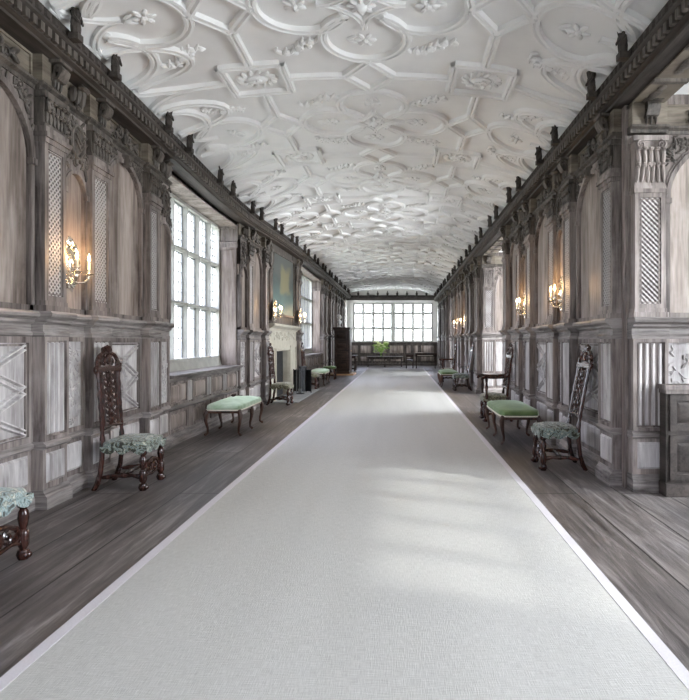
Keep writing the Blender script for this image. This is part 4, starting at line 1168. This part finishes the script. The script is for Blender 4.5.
MB().lathe([(.07, 0), (.085, .02), (.07, .12), (.065, .2), (.09, .27), (.095, .28)], 0, 0, 14).build('vase', 'vglass', fl)
m = MB(); tips = []
for i in range(26):
    a = rng.uniform(0, 2 * PI); sp = rng.uniform(.12, .36); hz = rng.uniform(.42, .78)
    p = Vector((sp * math.cos(a), sp * math.sin(a), hz)); tips.append(p)
    m.tube([(rng.uniform(-.03, .03), rng.uniform(-.03, .03), .03), tuple(p * .5 + Vector((0, 0, .12))), tuple(p)], .006, 4)
m.build('stems', 'leaf', fl)
m = MB()
for p in tips:
    for q in range(3): m.ell((p.x + rng.uniform(-.1, .1), p.y + rng.uniform(-.1, .1), p.z - rng.uniform(-.02, .28)), (.09, .024, .022), rng.uniform(-1.2, 1.2))
m.build('leaves', 'leaf', fl)
m = MB()
for p in tips:
    for q in range(5): m.ell((p.x + .045 * math.cos(q * 1.257), p.y + .045 * math.sin(q * 1.257), p.z + .05), (.06, .035, .022), rng.uniform(-1, 1))
m.build('blooms', 'petal', fl)

# spinet and its chair
sp_ = thing('spinet', 'dark wooden spinet on thin legs at the right below the end window', 'spinet', (1.40, 29.6, 0)); BASE[sp_.name] = Vector((0, 0, 0))
m = MB(); Q = [(-.62, -.28), (.50, -.28), (.50, .10), (-.15, .34), (-.62, .34)]
m.add([(a, b, .62) for a, b in Q] + [(a, b, .80) for a, b in Q], [tuple(range(5))[::-1], tuple(range(5, 10))] + [(i, (i + 1) % 5, 5 + (i + 1) % 5, 5 + i) for i in range(5)])
m.build('case', 'black', sp_)
MB().box(-.5, .3, -.36, -.28, .66, .69).build('keyboard', 'wax', sp_)
for x, y in ((-.55, -.2), (.42, -.2), (-.55, .26), (.42, .04)): MB().lathe([(.02, 0), (.024, .02), (.014, .05), (.018, .3), (.026, .55), (.032, .60), (.034, .62)], x, y, 8).build('leg', 'black', sp_)
mu = thing('open_music_book', 'pale open music book lying on the left end of the spinet', 'book', (1.02, 29.55, .80))
m = MB(); m.add([(-.2, -.13, .0), (0, -.13, .012), (.2, -.13, .0), (.2, .13, .0), (0, .13, .012), (-.2, .13, .0), (-.2, -.13, .018), (0, -.13, .03), (.2, -.13, .018), (.2, .13, .018), (0, .13, .03), (-.2, .13, .018)],
    [(5, 4, 1, 0), (4, 3, 2, 1), (6, 7, 10, 11), (7, 8, 9, 10), (0, 1, 7, 6), (1, 2, 8, 7), (3, 4, 10, 9), (4, 5, 11, 10), (0, 6, 11, 5), (2, 3, 9, 8)])
m.build('pages', 'wax', mu); MB().box(-.21, .21, -.14, .14, -.0, .002).build('cover', 'mahog', mu)
pc = thing('low_chair', 'small black low backed chair beside the long table in front of the end window', 'chair', (.50, 29.4, 0), PI / 2)
rbox(MB(), -.2, .2, -.2, .2, .40, .45, dome=.015, pw=8).build('seat', 'black', pc)
for x, y in ((.17, .17), (.17, -.17)): MB().lathe([(r * .7, z * .98) for r, z in TURN], x, y, 8).build('leg', 'black', pc)
for y in (-.17, .17): MB().tube([(-.20, y, 0), (-.17, y, .2), (-.17, y, .42), (-.20, y, .72)], .018, 8).build('leg', 'black', pc)
MB().box(-.215, -.185, -.17, .17, .60, .72).box(-.19, -.17, -.17, .17, .48, .53).build('back_rails', 'black', pc)

# fire furniture to the right of the hearth
fs_ = thing('fire_screen', 'black iron folding screen at the right end of the hearth', 'fire screen', (-2.68, 15.65, .012)); BASE[fs_.name] = Vector((0, 0, 0))
pts = [(-.25, .05), (-.08, -.10), (.10, .02), (.25, -.08)]
for i in range(3):
    a, b = Vector(pts[i]), Vector(pts[i + 1]); d = (b - a).normalized(); o = Vector((-d.y, d.x)) * .009; h = .62 if i != 1 else .72
    q = [a + d * .006 + o, b - d * .006 + o, b - d * .006 - o, a + d * .006 - o]
    m = MB().add([(p.x, p.y, .03) for p in q] + [(p.x, p.y, h) for p in q], [(3, 2, 1, 0), (4, 5, 6, 7)] + [(k, (k + 1) % 4, 4 + (k + 1) % 4, 4 + k) for k in range(4)])
    for p in (a, b): m.tube([(p.x, p.y, 0), (p.x, p.y, h + .02)], .012, 6)
    m.build('screen_leaf', 'iron', fs_)
tl = thing('fire_tools', 'fire irons with bright steel shafts on a black stand before the fire screen', 'fire tools', (-2.66, 15.22, .012)); BASE[tl.name] = Vector((0, 0, 0))
MB().lathe([(.11, 0), (.11, .015), (.03, .03), (.012, .05), (.012, .66), (.022, .69), (.0121, .72)], 0, 0, 12).tube([(-.1, 0, .60), (.1, 0, .60)], .008, 6).tube([(0, -.1, .60), (0, .1, .60)], .008, 6).build('stand', 'iron', tl)
for nm, x, y in (('poker', -.1, 0), ('tongs', .1, 0), ('shovel', 0, -.1), ('brush', 0, .1)):
    m = MB().tube([(x, y, .12), (x, y, .64)], .008, 6).ell((x, y, .66), (.015, .015, .025))
    if nm == 'shovel': m.box(x - .04, x + .04, y - .008, y + .004, .04, .14)
    elif nm == 'brush': m.ell((x, y, .09), (.03, .03, .06))
    elif nm == 'tongs': m.tube([(x - .012, y, .03), (x - .014, y, .2), (x, y, .5)], .006, 5).tube([(x + .012, y, .03), (x + .014, y, .2), (x, y, .5)], .006, 5)
    else: m.tube([(x, y, .03), (x, y, .13)], .01, 6)
    m.build(nm, 'steel', tl)

# dark panelled chest in the right hand bay
cx0, cx1, cy0, cy1 = XR + .23, XR + 2.4, 5.19, 5.33
cc = thing('low_wainscot', 'low dark oak wainscot panelling against the pale wall at the right edge', 'panelling', ((cx0 + cx1) / 2, cy0, 0)); BASE[cc.name] = Vector(((cx0 + cx1) / 2, cy0, 0))
MB().box(cx0, cx1, cy0 + .015, cy1, .0, .98).box(cx0 - .01, cx1, cy0 - .015, cy1, 0, .12).build('backing', 'cornice', cc)
MB().box(cx0 - .03, cx1 + .02, cy0 - .04, cy1, .98, 1.02).box(cx0 - .012, cx1, cy0 - .012, cy1, .94, .98).build('top_board', 'frame', cc)
n = 3; p = (cx1 - cx0) / n
for i in range(n):
    for c0, c1 in ((.15, .56), (.60, .93)):
        a0 = cx0 + p * i
        MB().border(a0 + .03, a0 + p - .03, c0, c1, .055, cy0 - .006, cy0 + .02).taper(a0 + .10, a0 + p - .10, c0 + .07, c1 - .07, cy0 + .016, cy0 + .0, .03).build('raised_panel', 'cornice', cc)

# ------------------------------------------------------------------ candle sconces
def sconce(label):
    """chased silver back plate with two candle arms; plate in the y-z plane facing +x"""
    t = thing('candle_sconce', label, 'sconce', group='lit silver candle sconces on the panelling')
    FF = Fr((0, 0), (0, 1), (1, 0)); m = MB(); K = 40; vs = [(0, .03, .0)]
    for i in range(K):
        a = 2 * PI * i / K; r = 1 + .13 * math.sin(a * 9) + .08 * math.sin(a * 4 + 1)
        vs.append((.155 * r * math.cos(a), .008, .225 * r * math.sin(a)))
    for i in range(K):
        a = 2 * PI * i / K; r = 1 + .13 * math.sin(a * 9) + .08 * math.sin(a * 4 + 1); vs.append((.155 * r * math.cos(a), 0, .225 * r * math.sin(a)))
    m.add(vs, [(0, 1 + i, 1 + (i + 1) % K) for i in range(K)] + [(1 + i, K + 1 + i, K + 1 + (i + 1) % K, 1 + (i + 1) % K) for i in range(K)] + [tuple(range(K + 1, 2 * K + 1))])
    for i in range(14):
        a = 2 * PI * i / 14; m.ell((.14 * math.cos(a), .018, .20 * math.sin(a)), (.035, .018, .016), a + .7)
    for sg in (-1, 1): m.spiral(sg * .05, .17, .045, .02, .010, d=sg); m.spiral(sg * .05, -.16, .04, .02, .010, d=-sg)
    m.ell((0, .015, .225), (.045, .02, .03)); m.ell((0, .02, 0), (.05, .03, .085), 0, 10, 8)
    m.build('back_plate', 'silver', t, FF)
    for sg in (-1, 1):
        y = sg * .10
        m = MB().tube([(.02, sg * .02, -.12), (.06, sg * .04, -.17), (.11, y * .8, -.16), (.14, y, -.12), (.14, y, -.08)], .010, 6)
        m.lathe([(.012, -.10), (.045, -.085), (.05, -.08), (.018, -.07), (.016, -.045), (.021, -.04)], .14, y, 12)
        a = m.build('candle_arm', 'silver', t)
        MB().lathe([(.011, -.045), (.011, .03), (.006, .035)], .14, y, 10).build('candle', 'wax', a)
        f = MB().lathe([(.002, .035), (.011, .055), (.012, .065), (.006, .09), (.001, .11)], .14, y, 8).build('flame', 'flame', a)
    l = bpy.data.lights.new('candle_glow', 'POINT'); l.energy = 1.7; l.color = (1, .60, .28); l.shadow_soft_size = .03
    o = bpy.data.objects.new('candle_glow', l); C.objects.link(o); o.parent = t; o.location = (.22, 0, .10)
    return t
def zW(x, y, z): return z + sag(x, y, z)
s1 = sconce('silver sconce nearest the viewer on the left wall, above and left of the carved chair')
s1.location = (XL + .045, 5.28, 2.13)
for x, y, z, rz, lab in ((-2.92, 13.28, 2.13, 0, 'lit sconce on the left of the painting over the fireplace'), (-2.92, 16.62, 2.13, 0, 'lit sconce on the right of the painting over the fireplace'),
        (XR - .045, 7.52, 2.04, PI, 'lit sconce nearest the viewer on the right wall, above the moss green bench'), (XR - .045, 9.72, 2.04, PI, 'second lit sconce on the right wall, just before the far bay opening'),
        (XR - .045, 18.9, 2.06, PI, 'lit sconce beyond the bay on the right, nearer of its pair'), (XR - .045, 21.2, 2.06, PI, 'lit sconce beyond the bay on the right, farther of its pair')):
    dup(s1, (x, y, z), rz, lab)

# ------------------------------------------------------------------ light
wd = bpy.data.worlds.new('World'); SC.world = wd; wd.use_nodes = True
nt = wd.node_tree; bg = nt.nodes['Background']; L = nt.links.new
tc = N(nt, 'ShaderNodeTexCoord'); sp = N(nt, 'ShaderNodeSeparateXYZ'); L(tc.outputs['Generated'], sp.inputs[0])
r = ramp(nt, [(0.44, (.50, .52, .50)), (0.52, (.84, .88, .95)), (0.60, (.90, .93, 1.16)), (1.0, (.86, .90, 1.16))])
mr = N(nt, 'ShaderNodeMapRange'); mr.inputs[1].default_value = -1; mr.inputs[2].default_value = 1; L(sp.outputs[2], mr.inputs[0]); L(mr.outputs[0], r.inputs[0])
L(r.outputs[0], bg.inputs[0]); bg.inputs[1].default_value = 2.5
sl = bpy.data.lights.new('sun', 'SUN'); sl.energy = .6; sl.angle = math.radians(2.0); sl.color = (1, .97, .92)
so = bpy.data.objects.new('sun', sl); C.objects.link(so)
so.rotation_euler = Vector((-4.6, 1.9, -2.8)).to_track_quat('-Z', 'Y').to_euler(); so.location = (20, -3, 14)

# ------------------------------------------------------------------ camera
F = 570.0; VPX, VPY = 400.0, 341.0
cd = bpy.data.cameras.new('camera'); cd.sensor_width = 36; cd.sensor_fit = 'AUTO'; cd.lens = F / 700 * 36
cd.shift_x = -(VPX - 344.5) / 700; cd.shift_y = -(350 - VPY) / 700; cd.clip_start = .05
co = bpy.data.objects.new('camera', cd); C.objects.link(co); co.location = (0, 0, CAMH); co.rotation_euler = (PI / 2, 0, 0)
SC.camera = co
SC.view_settings.view_transform = 'Standard'; SC.view_settings.look = 'None'; SC.view_settings.gamma = 1; SC.view_settings.use_curve_mapping = False
SC.view_settings.exposure = 2.4
SC.cycles.use_denoising = True; SC.cycles.max_bounces = 10; SC.cycles.diffuse_bounces = 7; SC.cycles.transparent_max_bounces = 16; SC.cycles.sample_clamp_indirect = 12
